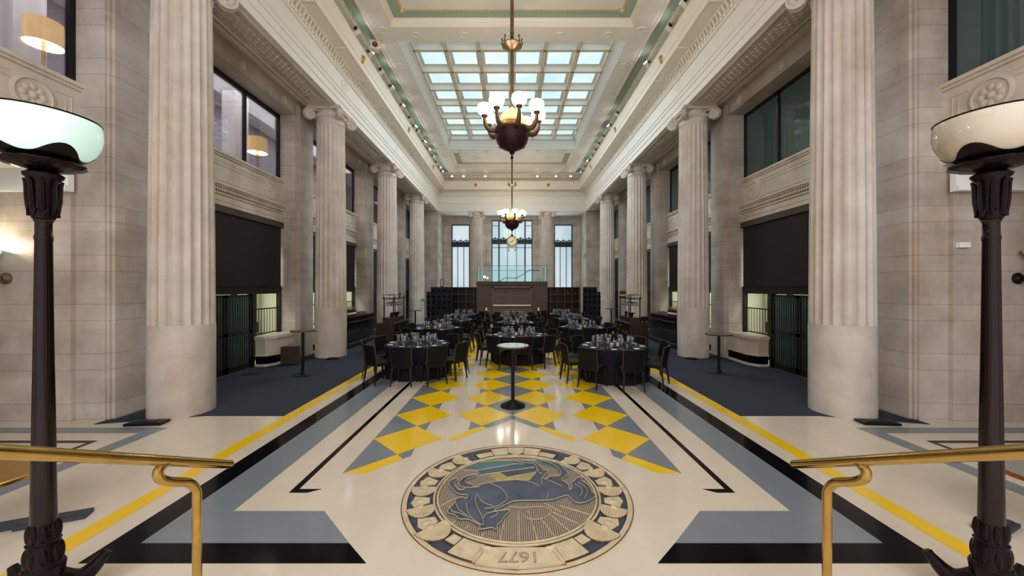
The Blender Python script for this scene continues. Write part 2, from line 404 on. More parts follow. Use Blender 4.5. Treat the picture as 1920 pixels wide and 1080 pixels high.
# ---- end wall (window wall)
ZW = 29.3
wins = [(-4.63, -3.23, 6.96, 'left'), (-1.57, 1.57, 7.29, 'centre'), (3.23, 4.63, 6.96, 'right')]
e = MB()
xs = [-10, -4.63, -3.23, -1.57, 1.57, 3.23, 4.63, 10]
for i in range(len(xs)-1):
    if i % 2 == 0: e.box(xs[i], xs[i+1], ZW, ZW+.4, 0, 8.3)
    else:
        top = [0, 6.96, 0, 7.29, 0, 6.96][i]; e.box(xs[i], xs[i+1], ZW, ZW+.4, top, 8.3); e.box(xs[i], xs[i+1], ZW, ZW+.4, 0, .9)
for s in (-1, 1):
    e.box(s*2.0, s*2.75, ZW-.12, ZW, 0, 7.56)
    e.box(s*1.75, s*1.85, ZW-.05, ZW, 0, 7.56)
struct(e.build('wall_end', [LIME], smooth=0))
for i, (x0, x1, top, nm) in enumerate(wins):
    root = thing('window_%d' % (i+1), '', ''); del root['label']; del root['category']; struct(root)
    f = MB(); y0, y1 = ZW-.02, ZW+.12
    tr0, tr1 = (5.25, 5.62) if nm != 'centre' else (5.48, 5.80)
    f.box(x0, x0+.07, y0, y1, .9, top); f.box(x1-.07, x1, y0, y1, .9, top); f.box(x0, x1, y0, y1, top-.07, top); f.box(x0, x1, y0, y1, .9, 1.0)
    f.box(x0, x1, y0-.06, y1, tr0, tr1); f.box(x0, x1, y0-.09, y1, tr1-.05, tr1); f.box(x0, x1, y0-.09, y1, tr0, tr0+.05)
    if nm == 'centre':
        for xx in (-1.0, 1.0): f.box(xx-.05, xx+.05, y0, y1, .9, top)
        for xx in (-.35, .35): f.box(xx-.02, xx+.02, y0, y1, .9, tr0)
        f.box(x0, -1, y0+.03, y1, 6.86, 6.89); f.box(1, x1, y0+.03, y1, 6.86, 6.89); f.box(x0, x1, y0+.03, y1, 5.19, 5.22)
        cr = [-1.3, -.65, 0, .65, 1.3]
    else:
        for t in (1/3, 2/3): f.box(x0+(x1-x0)*t-.02, x0+(x1-x0)*t+.02, y0, y1, .9, tr0)
        cr = [x0+.25, (x0+x1)/2, x1-.25]
    f.build('window_frame', IRON, root, smooth=0)
    c = MB()
    for xx in cr:
        for t in range(-5, 6):
            u = t/5; c.sphere((xx+u*.24, y0-.05, tr1+.03+.10*(1-abs(u))**1.3), .038, 8, 5)
        c.tube([(xx, y0-.05, tr1), (xx, y0-.05, tr1+.26)], [.04, .006], 8)
    c.build('cresting', IRON, root)
    p = MB(); p.box(x0+.03, x1-.03, ZW+.13, ZW+.16, .95, top-.03); p.build('pane', WINP, root, smooth=0)

# ---- entablature swept round the room
def sweep(prof, name_mats, y0=-6, xa=XA, za=ZA, smooth=30):
    m = MB(); rings = []
    P = [[(-(xa-o), y0, h) for o, h in prof], [(-(xa-o), za-o, h) for o, h in prof], [((xa-o), za-o, h) for o, h in prof], [((xa-o), y0, h) for o, h in prof]]
    m.loft(P, 0, caps=False, closed=False)
    return trim(m, name_mats, smooth=smooth)
sweep([(-.85, 7.55), (0, 7.55), (0, 7.74), (.02, 7.75), (.02, 7.93), (.045, 7.95), (.045, 8.04), (.075, 8.08), (.075, 8.12), (0, 8.13), (0, 8.58), (.05, 8.60), (.06, 8.64)], PLAS, smooth=0)
sweep([(.06, 8.64), (.04, 8.66), (.04, 8.90), (.13, 8.92), (.15, 8.95), (.46, 8.975), (.46, 8.96), (.5, 8.96), (.5, 9.13), (.53, 9.16), (.54, 9.30), (.57, 9.42), (.60, 9.48), (.60, 9.50), (.18, 9.50), (.18, 9.74), (.25, 9.76)], PLAS2, smooth=30)
sweep([(.25, 9.76), (.28, 9.80), (.36, 9.84), (.40, 9.95), (.47, 10.0), (.47, 10.15)], PLAS2)
sweep([(.47, 10.15), (.95, 10.15)], GREEN, smooth=0)
sweep([(.80, 10.16), (.80, 10.08), (.84, 10.05), (.88, 10.05), (.90, 10.08), (.98, 10.08), (1.0, 10.075)], PLAS2, smooth=0)
# outer part of the beam over the columns: step and soffit panels
for s in (-1, 1):
    b = MB(); b.box(s*6.03, s*6.2, -6, ZA, 7.55, 7.66); b.box(s*6.2, s*6.46, -6, ZA, 7.64, 7.72)
    b.box(s*6.40, s*6.45, -6, ZA, 7.56, 7.66)
    trim(b, LIMEP, smooth=0)
    for k in range(-1, 5):
        y0 = (ZC[k] if k >= 0 else -4.2)+.62; y1 = (ZC[k+1] if k < 4 else ZA+.4)-.62
        b = MB(); f0, f1 = s*5.32, s*5.93
        for t, d in ((0, .035), (.06, .02)):
            b.box(f0+s*t, f0+s*(t+.04), y0+t, y1-t, 7.55-d, 7.552); b.box(f1-s*(t+.04), f1-s*t, y0+t, y1-t, 7.55-d, 7.552)
            b.box(f0+s*(t+.04), f1-s*(t+.04), y0+t, y0+t+.04, 7.55-d, 7.552); b.box(f0+s*(t+.04), f1-s*(t+.04), y1-t-.04, y1-t, 7.55-d, 7.552)
        trim(b, LIMEP, smooth=0)
        b = MB(); n = max(1, int((y1-y0-.5)/.16)); cx = (f0+f1)/2
        b.box(cx-.16, cx+.16, y0+.22, y1-.22, 7.515, 7.551)
        for i in range(n):
            yy = y0+.3+(i+.5)*(y1-y0-.6)/n
            for dx in (-.1, 0, .1): b.sphere((cx+dx, yy+(.04 if dx else -.03), 7.515), .05, 8, 4, 0, (1, 1, .5))
            b.sphere((cx+.19, yy, 7.535), .035, 6, 4, 0, (1, 1, .5)); b.sphere((cx-.19, yy, 7.535), .035, 6, 4, 0, (1, 1, .5))
        trim(b, CARV)
    # lintel rosettes
    b = MB()
    for k in range(0, 5):
        for dd in (1.0, 2.66, 4.33):
            yy = ZC[k]+dd
            if yy < ZA: rosette(b, Matrix.Translation((s*6.44, yy, 7.42)) @ Matrix.Rotation(-s*pi/2, 4, 'Y'), .11)
    trim(b, LIMEP)
# egg and dart ornament
b = MB()
def egg(M_):
    b.M = M_
    b.sphere((0, -.02, 8.70), .045, 6, 4, 0, (1, .7, 1.0)); b.loft([[(-.012, -.03, 8.76), (.012, -.03, 8.76), (0, .0, 8.76)], [(-.026, -.06, 8.84), (.026, -.06, 8.84), (0, .0, 8.84)], [(-.004, -.12, 8.93), (.004, -.12, 8.93), (0, -.03, 8.93)]], 0)
    b.M = None
for s in (-1, 1):
    y = 3.2
    while y < ZA-.1:
        egg(Matrix.Translation((s*(XA-.04), y, 0)) @ Matrix.Rotation(s*pi/2*-1, 4, 'Z')); y += .155
x = -5.1
while x < 5.15:
    egg(Matrix.Translation((x, ZA-.04, 0))); x += .155
trim(b, PLAS2)
# frieze roundels
b = MB()
for s in (-1, 1):
    for zc in ZC[1:]:
        rosette(b, Matrix.Translation((s*XA, zc, 8.36)) @ Matrix.Rotation(-s*pi/2, 4, 'Y'), .19)
for xx in (-2.52, 2.52): rosette(b, Matrix.Translation((xx, ZA, 8.36)) @ Matrix.Rotation(pi/2, 4, 'X'), .19)
trim(b, PLAS)
# cornice dividers (soffit mutules) and recess brackets
b = MB()
for s in (-1, 1):
    for y in [3.8+1.78*i for i in range(14)]:
        if y < ZA-.6: b.box(s*(XA-.14), s*(XA-.47), y-.02, y+.02, 8.945, 8.99)
    for y in [3.2+.89*i for i in range(27)]:
        if y < ZA-.6: b.box(s*(XA-.16), s*(XA-.3), y-.02, y+.02, 9.5, 9.78)
trim(b, PLAS, smooth=0)
b = MB()
for s in (-1, 1):
    y = 6.0
    while y < ZA-.5: b.sphere((s*(XA-.40), y, 9.93), .045, 6, 4, 0); y += .13
x = -4.7
while x < 4.75: b.sphere((x, ZA-.40, 9.93), .045, 6, 4, 0); x += .13
trim(b, PLAS2)

# ---- ceiling
c = MB(); HB = 10.08; XI = 3.70
YS = [(-6, 11.70), (12.38, 21.95), (22.63, 25.36)]      # openings of the beam grid
c.box(-XI, XI, 11.70, 12.38, HB, 10.9); c.box(-XI, XI, 21.95, 22.63, HB, 10.9); c.box(-XI, XI, 25.36, ZA-.98, HB, 10.9)
for s in (-1, 1): c.box(s*XI, s*(XA-.98), -6, ZA-.98, HB, 10.9)
c.box(-7, 7, -6, ZA, 10.9, 11.0)
for s in (-1, 1): c.box(s*(XA-.98), s*7, -6, ZA, 10.2, 10.9)
c.box(-XA, XA, ZA-.98, ZA+2.6, 10.2, 10.9)
c.box(-7, 7, ZA+.4, 29.7, 7.56, 8.0)
struct(c.build('ceiling', [PLAS], smooth=0))
def ringframe(mb, x, y0, y1, steps, mi=0):   # stepped moulding inside an opening: steps [(inset, z), ...]
    P = [[(-x+o, y0+o, z), (x-o, y0+o, z), (x-o, y1-o, z), (-x+o, y1-o, z)] for o, z in steps]
    mb.loft(P, mi, caps=False)
for (y0, y1) in (YS[0], YS[2]):
    b = MB(); ringframe(b, XI, y0, y1, [(.004, HB-.001), (.006, 10.16), (.05, 10.18), (.05, 10.22), (.09, 10.26), (.13, 10.28)])
    trim(b, PLAS2, smooth=0)
    b = MB(); ringframe(b, XI, y0, y1, [(.12, 10.28), (.46, 10.28)]); trim(b, GREEN, smooth=0)
    b = MB(); b.box(-XI+.45, XI-.45, y0+.45, y1-.45, 10.275, 10.3)
    if y0 > 20:
        for xx in (-2.3, 2.3): rosette(b, Matrix.Translation((xx, (y0+y1)/2, 10.276)) @ Matrix.Rotation(pi, 4, 'X'), .3)
    trim(b, PLAS)
    b = MB()
    xx = -XI+.46
    while xx < XI-.45:
        for yy in (y0+.44, y1-.44): b.box(xx-.028, xx+.028, yy-.05, yy+.05, 10.262, 10.28)
        xx += .11
    yy = y0+.46
    while yy < y1-.45:
        for xx in (-XI+.44, XI-.44): b.box(xx-.05, xx+.05, yy-.028, yy+.028, 10.262, 10.28)
        yy += .11
    for xx in (-XI+.46, XI-.46):
        for yy in (y0+.46, y1-.46): b.sphere((xx, yy, 10.265), .07, 8, 5)
    trim(b, DULLG, smooth=0)
# beam ornaments (faint raised scrolls)
b = MB()
for s in (-1, 1):
    for y in [8+1.9*i for i in range(9)]:
        rosette(b, Matrix.Translation((s*3.98, y, HB)) @ Matrix.Rotation(pi, 4, 'X'), .13)
for y in (12.04, 22.29):
    for xx in (-3, -1.5, 0, 1.5, 3): rosette(b, Matrix.Translation((xx, y, HB)) @ Matrix.Rotation(pi, 4, 'X'), .13)
trim(b, PLAS)
# skylight
HS = 10.55; y0, y1 = YS[1]
root = thing('window_4', '', ''); del root['label']; del root['category']; struct(root)
b = MB(); ringframe(b, XI, y0, y1, [(.004, HB-.001), (.004, HB+.1), (.03, HB+.12), (.05, HB+.24), (.09, HB+.32), (.10, HB+.40), (.17, HS), (.17, HS+.5)])
b.build('window_surround', WHITEW, root, smooth=0)
gx0, gx1, gy0, gy1 = -XI+.17, XI-.17, y0-.1+.0, y1-.17
gy0 = gy1-7*1.359
f = MB(); g = MB(); inn = MB()
cw = (gx1-gx0)/6; ch = 1.359
for i in range(7):
    x = gx0+i*cw; f.box(x-.05, x+.05, max(gy0, y0+.17), gy1, HS, HS+.30)
    for d in (-.055, .04): g.box(x+d-.004, x+d+.022, max(gy0, y0+.17), gy1, HS-.012, HS+.004)
for j in range(8):
    y = gy0+j*ch
    if y > y0+.1:
        f.box(gx0, gx1, y-.05, y+.05, HS, HS+.30); g.box(gx0, gx1, y-.055, y-.035, HS-.012, HS+.004); g.box(gx0, gx1, y+.035, y+.055, HS-.012, HS+.004)
f.build('window_frame', WHITEW, root, smooth=0); g.build('gold_beading', DULLG, root, smooth=0)
for i in range(6):
    for j in range(7):
        xa, xb, ya, yb = gx0+i*cw+.05, gx0+(i+1)*cw-.05, gy0+j*ch+.05, gy0+(j+1)*ch-.05
        P = [[(xa+o, ya+o, z), (xb-o, ya+o, z), (xb-o, yb-o, z), (xa+o, yb-o, z)] for o, z in ((0, HS+.20), (.1, HS+.22), (.1, HS+.25))]
        inn.loft(P, 0, caps=False)
inn.build('pane_surround', WHITEW, root, smooth=0)
p0 = None
for i in range(6):
    for j in range(7):
        if p0 is None:
            m = MB(); m.box(-cw/2+.12, cw/2-.12, -ch/2+.12, ch/2-.12, 0, .02); p = p0 = m.build('pane', SKYP, root, smooth=0)
            gm = MB(); gm.box(-cw/2+.13, -cw/2+.155, -ch/2+.13, ch/2-.13, -.02, .01); gm.box(cw/2-.155, cw/2-.13, -ch/2+.13, ch/2-.13, -.02, .01)
            gm.box(-cw/2+.13, cw/2-.13, -ch/2+.13, -ch/2+.155, -.02, .01); gm.box(-cw/2+.13, cw/2-.13, ch/2-.155, ch/2-.13, -.02, .01)
            p1 = gm.build('pane_beading', DULLG, root, smooth=0)
        else:
            p = p0.copy(); COL.objects.link(p); pb = p1.copy(); COL.objects.link(pb); pb.location = (gx0+(i+.5)*cw, gy0+(j+.5)*ch, HS+.24)
        p.location = (gx0+(i+.5)*cw, gy0+(j+.5)*ch, HS+.24)
p1.location = (gx0+.5*cw, gy0+.5*ch, HS+.24)

# ---- columns
R0, R1 = .455, .400
def column_parts(root, h0, h1, htop, rb, rt, vol=True):
    d = MB(); d.lathe([(rb*1.0, 0), (rb, .37), (rb-.004, .372), (rb-.004, .378), (rb, .38), (rb, h0)], 48); d.build('base_drum', COLM, root)
    sft = MB(); rings = []; nf = 20; per = 8
    for z in [h0, h0+.01, h0+1.6, h0+3.2, h0+4.6, h1-.06, h1]:
        t = (z-h0)/(h1-h0); R = rb*.985+(rt-rb*.985)*(t**1.3)
        dep = .034 if z < h1-.05 else 0
        ring = []
        for i in range(nf*per):
            a = 2*pi*i/(nf*per); u = (i % per)/per
            k = [0, .35, .75, .95, 1, .95, .75, .35][i % per]
            r = R-dep*k
            ring.append((r*cos(a), r*sin(a), z))
        rings.append(ring)
    sft.loft(rings); sft.build('shaft', COLM, root, smooth=25)
    cap = MB()
    cap.lathe([(rt, h1), (rt+.02, h1+.02), (rt+.02, h1+.05), (rt, h1+.07), (rt, h1+.15), (rt+.05, h1+.2), (rt+.06, h1+.27), (rt*.9, h1+.30)], 40)
    n = 10
    for k in range(24):
        a = 2*pi*k/24; cap.sphere(((rt+.05)*cos(a), (rt+.05)*sin(a), h1+.2), .032, 6, 5)
    hw = .47
    # abacus with concave sides
    pts = []
    for q in range(4):
        a = q*pi/2
        for t in (-1, -.85, -.5, 0, .5, .85):
            x = hw if abs(t) >= .85 and False else hw-.05*(1-t*t); y = t*hw
            pts.append((x*cos(a)-y*sin(a), x*sin(a)+y*cos(a)))
    cap.prism(pts, htop-.09, htop-.03)
    cap.prism([(p[0]*1.04, p[1]*1.04) for p in pts], htop-.03, htop)
    cap.lathe([(rt*.9, h1+.28), (rt*.95, htop-.09)], 24)
    cp = cap.build('capital', COLM, root)
    if vol:
        for q in range(4):
            a = pi/4+q*pi/2; v = MB()
            v.M = Matrix.Translation((.60*cos(a), .60*sin(a), htop-.25)) @ Matrix.Rotation(a, 4, 'Z') @ Matrix.Rotation(pi/2, 4, 'X')
            v.lathe([(.13, -.05), (.155, -.03), (.155, .03), (.13, .05)], 20)
            for sg in (-1, 1):
                pts_ = []
                for i in range(34):
                    t = i/33; an = pi/2+t*2*pi*2.1; r = .155*(1-t)+.03
                    pts_.append((r*cos(an)*-1, r*sin(an), sg*.055))
                v.tube(pts_, .017, 6)
                v.sphere((0, 0, sg*.055), .03, 8, 5)
            # band running back to the abacus centre
            v.loft([[(0, .17, -.05), (0, .17, .05), (0, .12, .05), (0, .12, -.05)], [(-.2, .19, -.06), (-.2, .19, .06), (-.2, .12, .06), (-.2, .12, -.06)], [(-.38, .17, -.06), (-.38, .17, .06), (-.38, .1, .06), (-.38, .1, -.06)]])
            v.M = None
            v.build('volute', COLM, cp)
col0 = thing('fluted_column', '', 'column', group='fluted stone columns along the hall')
column_parts(col0, 1.49, 7.06, 7.55, R0, R1)
ordn = ['behind the viewer', 'nearest', 'second', 'third', 'fourth']
first = True
for s, nm in ((-1, 'left'), (1, 'right')):
    for k in (1, 2, 3, 4):
        extra = {1: 'nearest fluted marble column on the %s, beside the bronze torchere', 2: 'second fluted marble column from the viewer on the %s side', 3: 'third fluted marble column from the viewer on the %s side', 4: 'farthest fluted marble column of the %s row'}[k] % nm
        place(col0, first, (s*XC, ZC[k], 0), label=extra); first = False
for s, nm in ((-1, 'left'), (1, 'right')):
    place(col0, False, (s*2.52, ZA+.5, 0), label='fluted column %s of the tall centre window on the end wall' % nm, group='fluted columns of the end wall')

# ================================================================== SIDE BAYS
def add_bay(s, k, nm, full):
    y0 = ZC[k]+.45; y1 = (ZC[k+1]-.45) if k < 4 else ZA
    X = lambda v: s*v
    where = {0: 'beside the viewer', 1: 'behind first two columns', 2: 'behind second and third columns', 3: 'behind third and fourth columns', 4: 'beyond the fourth column'}[k]
    # upper window
    root = thing('window_%d' % (10+(0 if s < 0 else 5)+k), '', ''); del root['label']; del root['category']; struct(root)
    f = MB(); fx0, fx1 = X(6.9), X(6.97)
    f.box(fx0, fx1, y0, y0+.08, 5.31, 7.24); f.box(fx0, fx1, y1-.09, y1, 5.31, 7.24); f.box(fx0, fx1, y0, y1, 7.14, 7.24)
    for t in ((1/3, 2/3) if True else ()):
        yy = y0+(y1-y0)*t; f.box(fx0, fx1, yy-.035, yy+.035, 5.31, 7.2)
    f.build('window_frame', BLACKM, root, smooth=0)
    p = MB(); p.box(X(6.925), X(6.94), y0+.08, y1-.09, 5.31, 7.14); p.build('pane', WING if s < 0 else TEAL, root, smooth=0)
    if k == 0: return
    # blind
    b = thing('roller_blind', 'lowered black roller blind %s, %s wall' % (where, nm), 'blind', (X(6.85), (y0+y1)/2, 2.1), group=None)
    L = (y1-y0)/2
    c = MB(); c.box(-s*.06, s*.14, -L+.0, L-.0, 1.78, 1.94); c.build('cassette', BLINDT, b, smooth=0)
    c = MB(); c.box(0, s*.015, -L+.05, L-.05, .04, 1.78); c.build('blind_fabric', BLIND, b, smooth=0)
    c = MB(); c.box(-s*.02, s*.03, -L+.03, L-.03, 0, .05); c.build('bottom_bar', BLACKM, b, smooth=0)
    # dark timber transom and posts
    t = MB(); t.box(X(6.86), X(6.98), y0, y1, 1.94, 2.09); t.box(X(6.84), X(6.98), y0, y1, 2.06, 2.1)
    gy0, gy1 = (y0+y1)/2-.92, (y0+y1)/2+.92
    for yy in (gy0-.08, gy1): t.box(X(6.84), X(6.98), yy, yy+.08, 0, 1.95)
    for yy in (y0, y1-.06): t.box(X(6.86), X(6.98), yy, yy+.06, .8, 1.95)
    trim(t, DARKW, smooth=0)
    if not full:
        m = MB(); m.box(X(7.1), X(7.15), y0, y1, 0, 1.95); trim(m, DARKW, smooth=0); return
    # low stone counters
    for side, (ya, yb) in (('far', (gy1+.08, y1)), ('near', (y0, gy0-.08))):
        fr = 1 if side == 'far' else -1
        cb = thing('stone_counter', 'limestone counter, %s side of the %s gate %s' % (side, nm, where), 'counter', (X(6.62), (ya+yb)/2, 0))
        def cpts(e, e2=0):
            a, b2 = ya-(ya+yb)/2, yb-(ya+yb)/2
            if side == 'far': return [(s*.2, a-e), (-s*.06, a-e), (-s*(.2+e), a+.26-e*.4), (-s*(.2+e), b2), (s*.2, b2)]
            return [(s*.2, a), (-s*(.2+e), a), (-s*(.2+e), b2-.26+e*.4), (-s*.06, b2+e), (s*.2, b2+e)]
        c = MB(); c.prism(cpts(.03), .0, .07); c.prism(cpts(0), .28, .66); c.prism(cpts(.02), .28, .31); c.prism(cpts(.008), .645, .70); c.build('body', LIMEP, cb, smooth=0)
        c = MB(); c.prism(cpts(-.015), .07, .28); c.build('plinth', KFLOOR, cb, smooth=0)
        c = MB(); c.prism(cpts(.03), .70, .74); c.prism(cpts(.055), .74, .81); c.build('counter_top', LIMEP, cb, smooth=0)
        # railing on the counter
        r = thing('iron_railing', 'black iron railing on the %s counter of the %s gate %s' % (side, nm, where), 'railing', (X(6.9), (ya+yb)/2, .81))
        h = (yb-ya)/2-.06; c = MB(); c.box(-.015, .015, -h, h, .70, .73); c.box(-.015, .015, -h, h, .02, .05); c.build('rail', BLACKM, r, smooth=0)
        n = 9
        for i in range(n):
            yy = -h+(i+.5)*2*h/n
            if i == 0:
                c = MB(); c.tube([(0, 0, 0), (0, 0, .72)], .008, 6); bb = c.build('baluster', BLACKM, r)
                c0 = bb
            else:
                bb = c0.copy(); COL.objects.link(bb)
            bb.location = (0, yy, 0)
    # gate
    g = thing('metal_gate', 'black double gate with glass rods %s, %s wall' % (where, nm), 'gate', (X(6.88), (gy0+gy1)/2, 0))
    dg_ = MB(); dg_.box(s*.05, s*.07, -.9, .9, .02, 1.9); dg_.build('dark_backing', mat('gate_backing_dark', (14, 24, 26), .08, spec=.8), g, smooth=0)  # added dark sheet that blocks the lit lobby and darkens the gaps
    for lf in (-1, 1):
        le = MB(); a, b_ = (0.01, .90); ys = sorted((lf*a, lf*b_))
        le.box(-.025, .025, ys[0], ys[0]+.07, .01, 1.93); le.box(-.025, .025, ys[1]-.07, ys[1], .01, 1.93)
        le.box(-.025, .025, ys[0], ys[1], .01, .16); le.box(-.025, .025, ys[0], ys[1], .92, 1.0); le.box(-.025, .025, ys[0], ys[1], 1.86, 1.93)
        leaf = le.build('gate_leaf', DARKW, g, smooth=0)
        n = 9; rod = None
        for i in range(n):
            yy = ys[0]+.11+i*(b_-a-.22)/(n-1)
            if rod is None:
                m = MB(); m.tube([(0, 0, .16), (0, 0, .92)], .022, 8); m.tube([(0, 0, 1.0), (0, 0, 1.86)], .022, 8)
                for z in (.2, .86, 1.06, 1.8): m.lathe([(.006, z-.02), (.03, z), (.006, z+.02)], 8)
                rod = o = m.build('glass_rod', ROD, leaf)
            else: o = rod.copy(); COL.objects.link(o)
            o.location = (0, yy, 0)
    # lit stair lobby behind
    w = MB(); w.box(X(8.9), X(8.95), y0, y1, 0, 3.9); w.box(X(7.02), X(8.9), y0-.05, y0, 0, 3.9); w.box(X(7.02), X(8.9), y1, y1+.05, 0, 3.9); w.box(X(7.0), X(8.9), y0, y1, 3.4, 3.45)
    trim(w, LOBBY, smooth=0)
    w = MB()
    for yy in (gy1+.25, gy0-.35, y1-.25): w.box(X(7.5), X(7.62), yy, yy+.11, 0, 3.4); w.box(X(7.47), X(7.65), yy-.03, yy+.14, .8, 1.1)
    trim(w, GREENST, smooth=0)
    light('AREA', 'lobby_lamp', (X(7.9), (y0+y1)/2, 3.35), 95, (.90, 1, .86), rot=(0, 0, 0), size=1.0, sy=3.6, cam_vis=True)
ROD = mat('green_glass_rod', (76, 92, 88), .08, spec=.8, metal=.35)
LOBBY = mat('lobby_cream', (214, 210, 186), .7)
for s, nm in ((-1, 'left'), (1, 'right')):
    for k in range(5): add_bay(s, k, nm, k in (1, 2))
    if s < 0:
        w = MB(); w.box(s*9.75, s*9.78, .5, ZA, 4.35, 8.2); trim(w, PURP, smooth=0)
        w = MB(); w.box(s*8.4, s*8.8, 11.6, 12.2, 4.35, 8.2); w.box(s*9.0, s*9.4, 6.9, 7.4, 4.35, 8.2); w.box(s*8.4, s*8.6, 17.0, 17.5, 4.35, 8.2)
        trim(w, WHITEW, smooth=0)
        light('AREA', 'gallery_ceiling_lamp', (s*8.2, 8.5, 8.1), 260, (.96, .94, 1), rot=(0, 0, 0), size=1.5, sy=14)
        light('AREA', 'gallery_ceiling_lamp', (s*8.2, 16, 8.1), 190, (.96, .94, 1), rot=(0, 0, 0), size=1.5, sy=8)
# gallery lamps
lp = thing('shaded_lamp', '', 'lamp', group='lamps in the upper left windows')
m = MB(); m.lathe([(.15, 0), (.15, .02), (.03, .05), (.025, .06), (.025, 1.5)], 20); m.build('lamp_stand', BRASS, lp)
m = MB(); m.lathe([(.25, 1.45), (.235, 1.86)], 32, caps=False); m.lathe([(.245, 1.45), (.23, 1.86)], 32, caps=False, mi=1); m.build('lamp_shade', [SHADE, SHADEI], lp)
m = MB(); m.sphere((0, 0, 1.55), .055, 12, 8); m.build('bulb', GLOBE, lp)
for i, (x, y, z, tx) in enumerate(((-8.2, 6.7, 4.35+.55, 'cream shaded lamp behind the nearest upper left window'), (-7.25, 10.9, 4.5, 'cream shaded lamp behind the upper left window between first and second columns'), (-7.25, 15.9, 4.5, 'cream shaded lamp behind the upper left window between second and third columns'))):
    place(lp, i == 0, (x, y, z), label=tx)
    light('POINT', 'lamp_glow', (x, y, z+1.56), 28, (1, .78, .48), size=.05)
t = MB(); t.lathe([(.0, 0), (.32, .02), (.34, .3), (.30, .34), (.02, .36)], 20); t.build('armchair_back', BLUEE) if False else None
ac = MB(); ac.box(-.35, .35, -.35, .35, 0, .42); ac.box(-.35, .35, .2, .4, .4, 1.0); ac.box(-.42, -.32, -.35, .4, 0, .62); ac.box(.32, .42, -.35, .4, 0, .62)
o = ac.build('armchair', mat('navy_fabric', (38, 44, 78), .8), loc=(-8.0, 6.0, 4.36)); tag(o, 'dark blue armchair beside the lamp behind the nearest upper left window', 'chair')
dl = MB(); dl.lathe([(.06, 0), (.06, .01), (.05, .012)], 16)
o = dl.build('downlight', SPOTE, loc=(-8.6, 6.3, 8.185)); tag(o, 'small round downlight in the ceiling behind the nearest upper left window', 'ceiling light')

# wall sconces and small wall box in the side passages
for s, nm, lit in ((-1, 'left', True), (1, 'right', False)):
    r = thing('wall_sconce', '%s bowl wall light on the stone wall at the far %s edge' % ('glowing' if lit else 'unlit white', nm), 'wall light', (s*7.9, 5.98, 2.25))
    m = MB(); m.M = Matrix.Rotation(pi/2, 4, 'X'); m.lathe([(.09, 0), (.09, .02), (.05, .05), (.03, .07)], 20); m.M = None; m.build('back_plate', OLDBRASS if lit else BRONZE, r)
    m = MB(); m.sphere((0, -.12, 0), .062, 14, 10); m.tube([(0, -.02, 0), (0, -.12, 0), (s*.0, -.17, .1), (0, -.17, .28)], .014, 8); m.build('arm', OLDBRASS if lit else BRONZE, r)
    m = MB(); m.lathe([(.03, .28), (.10, .31), (.17, .38), (.185, .44), (.175, .44), (.15, .37), (.03, .3)], 28, c=(s*.1, -.2)); m.build('bowl', MILKL if lit else MILK, r)
    if lit: light('POINT', 'sconce_glow', (s*8.0, 5.74, 2.78), 16, (1, .86, .6), size=.05)
o = MB(); o.box(-.085, .085, -.05, 0, -.04, .04); o = o.build('wall_box', WHITEW, loc=(7.03, 5.98, 2.77)); tag(o, 'small white box fixed to the stone wall right of the nearest right column', 'box')

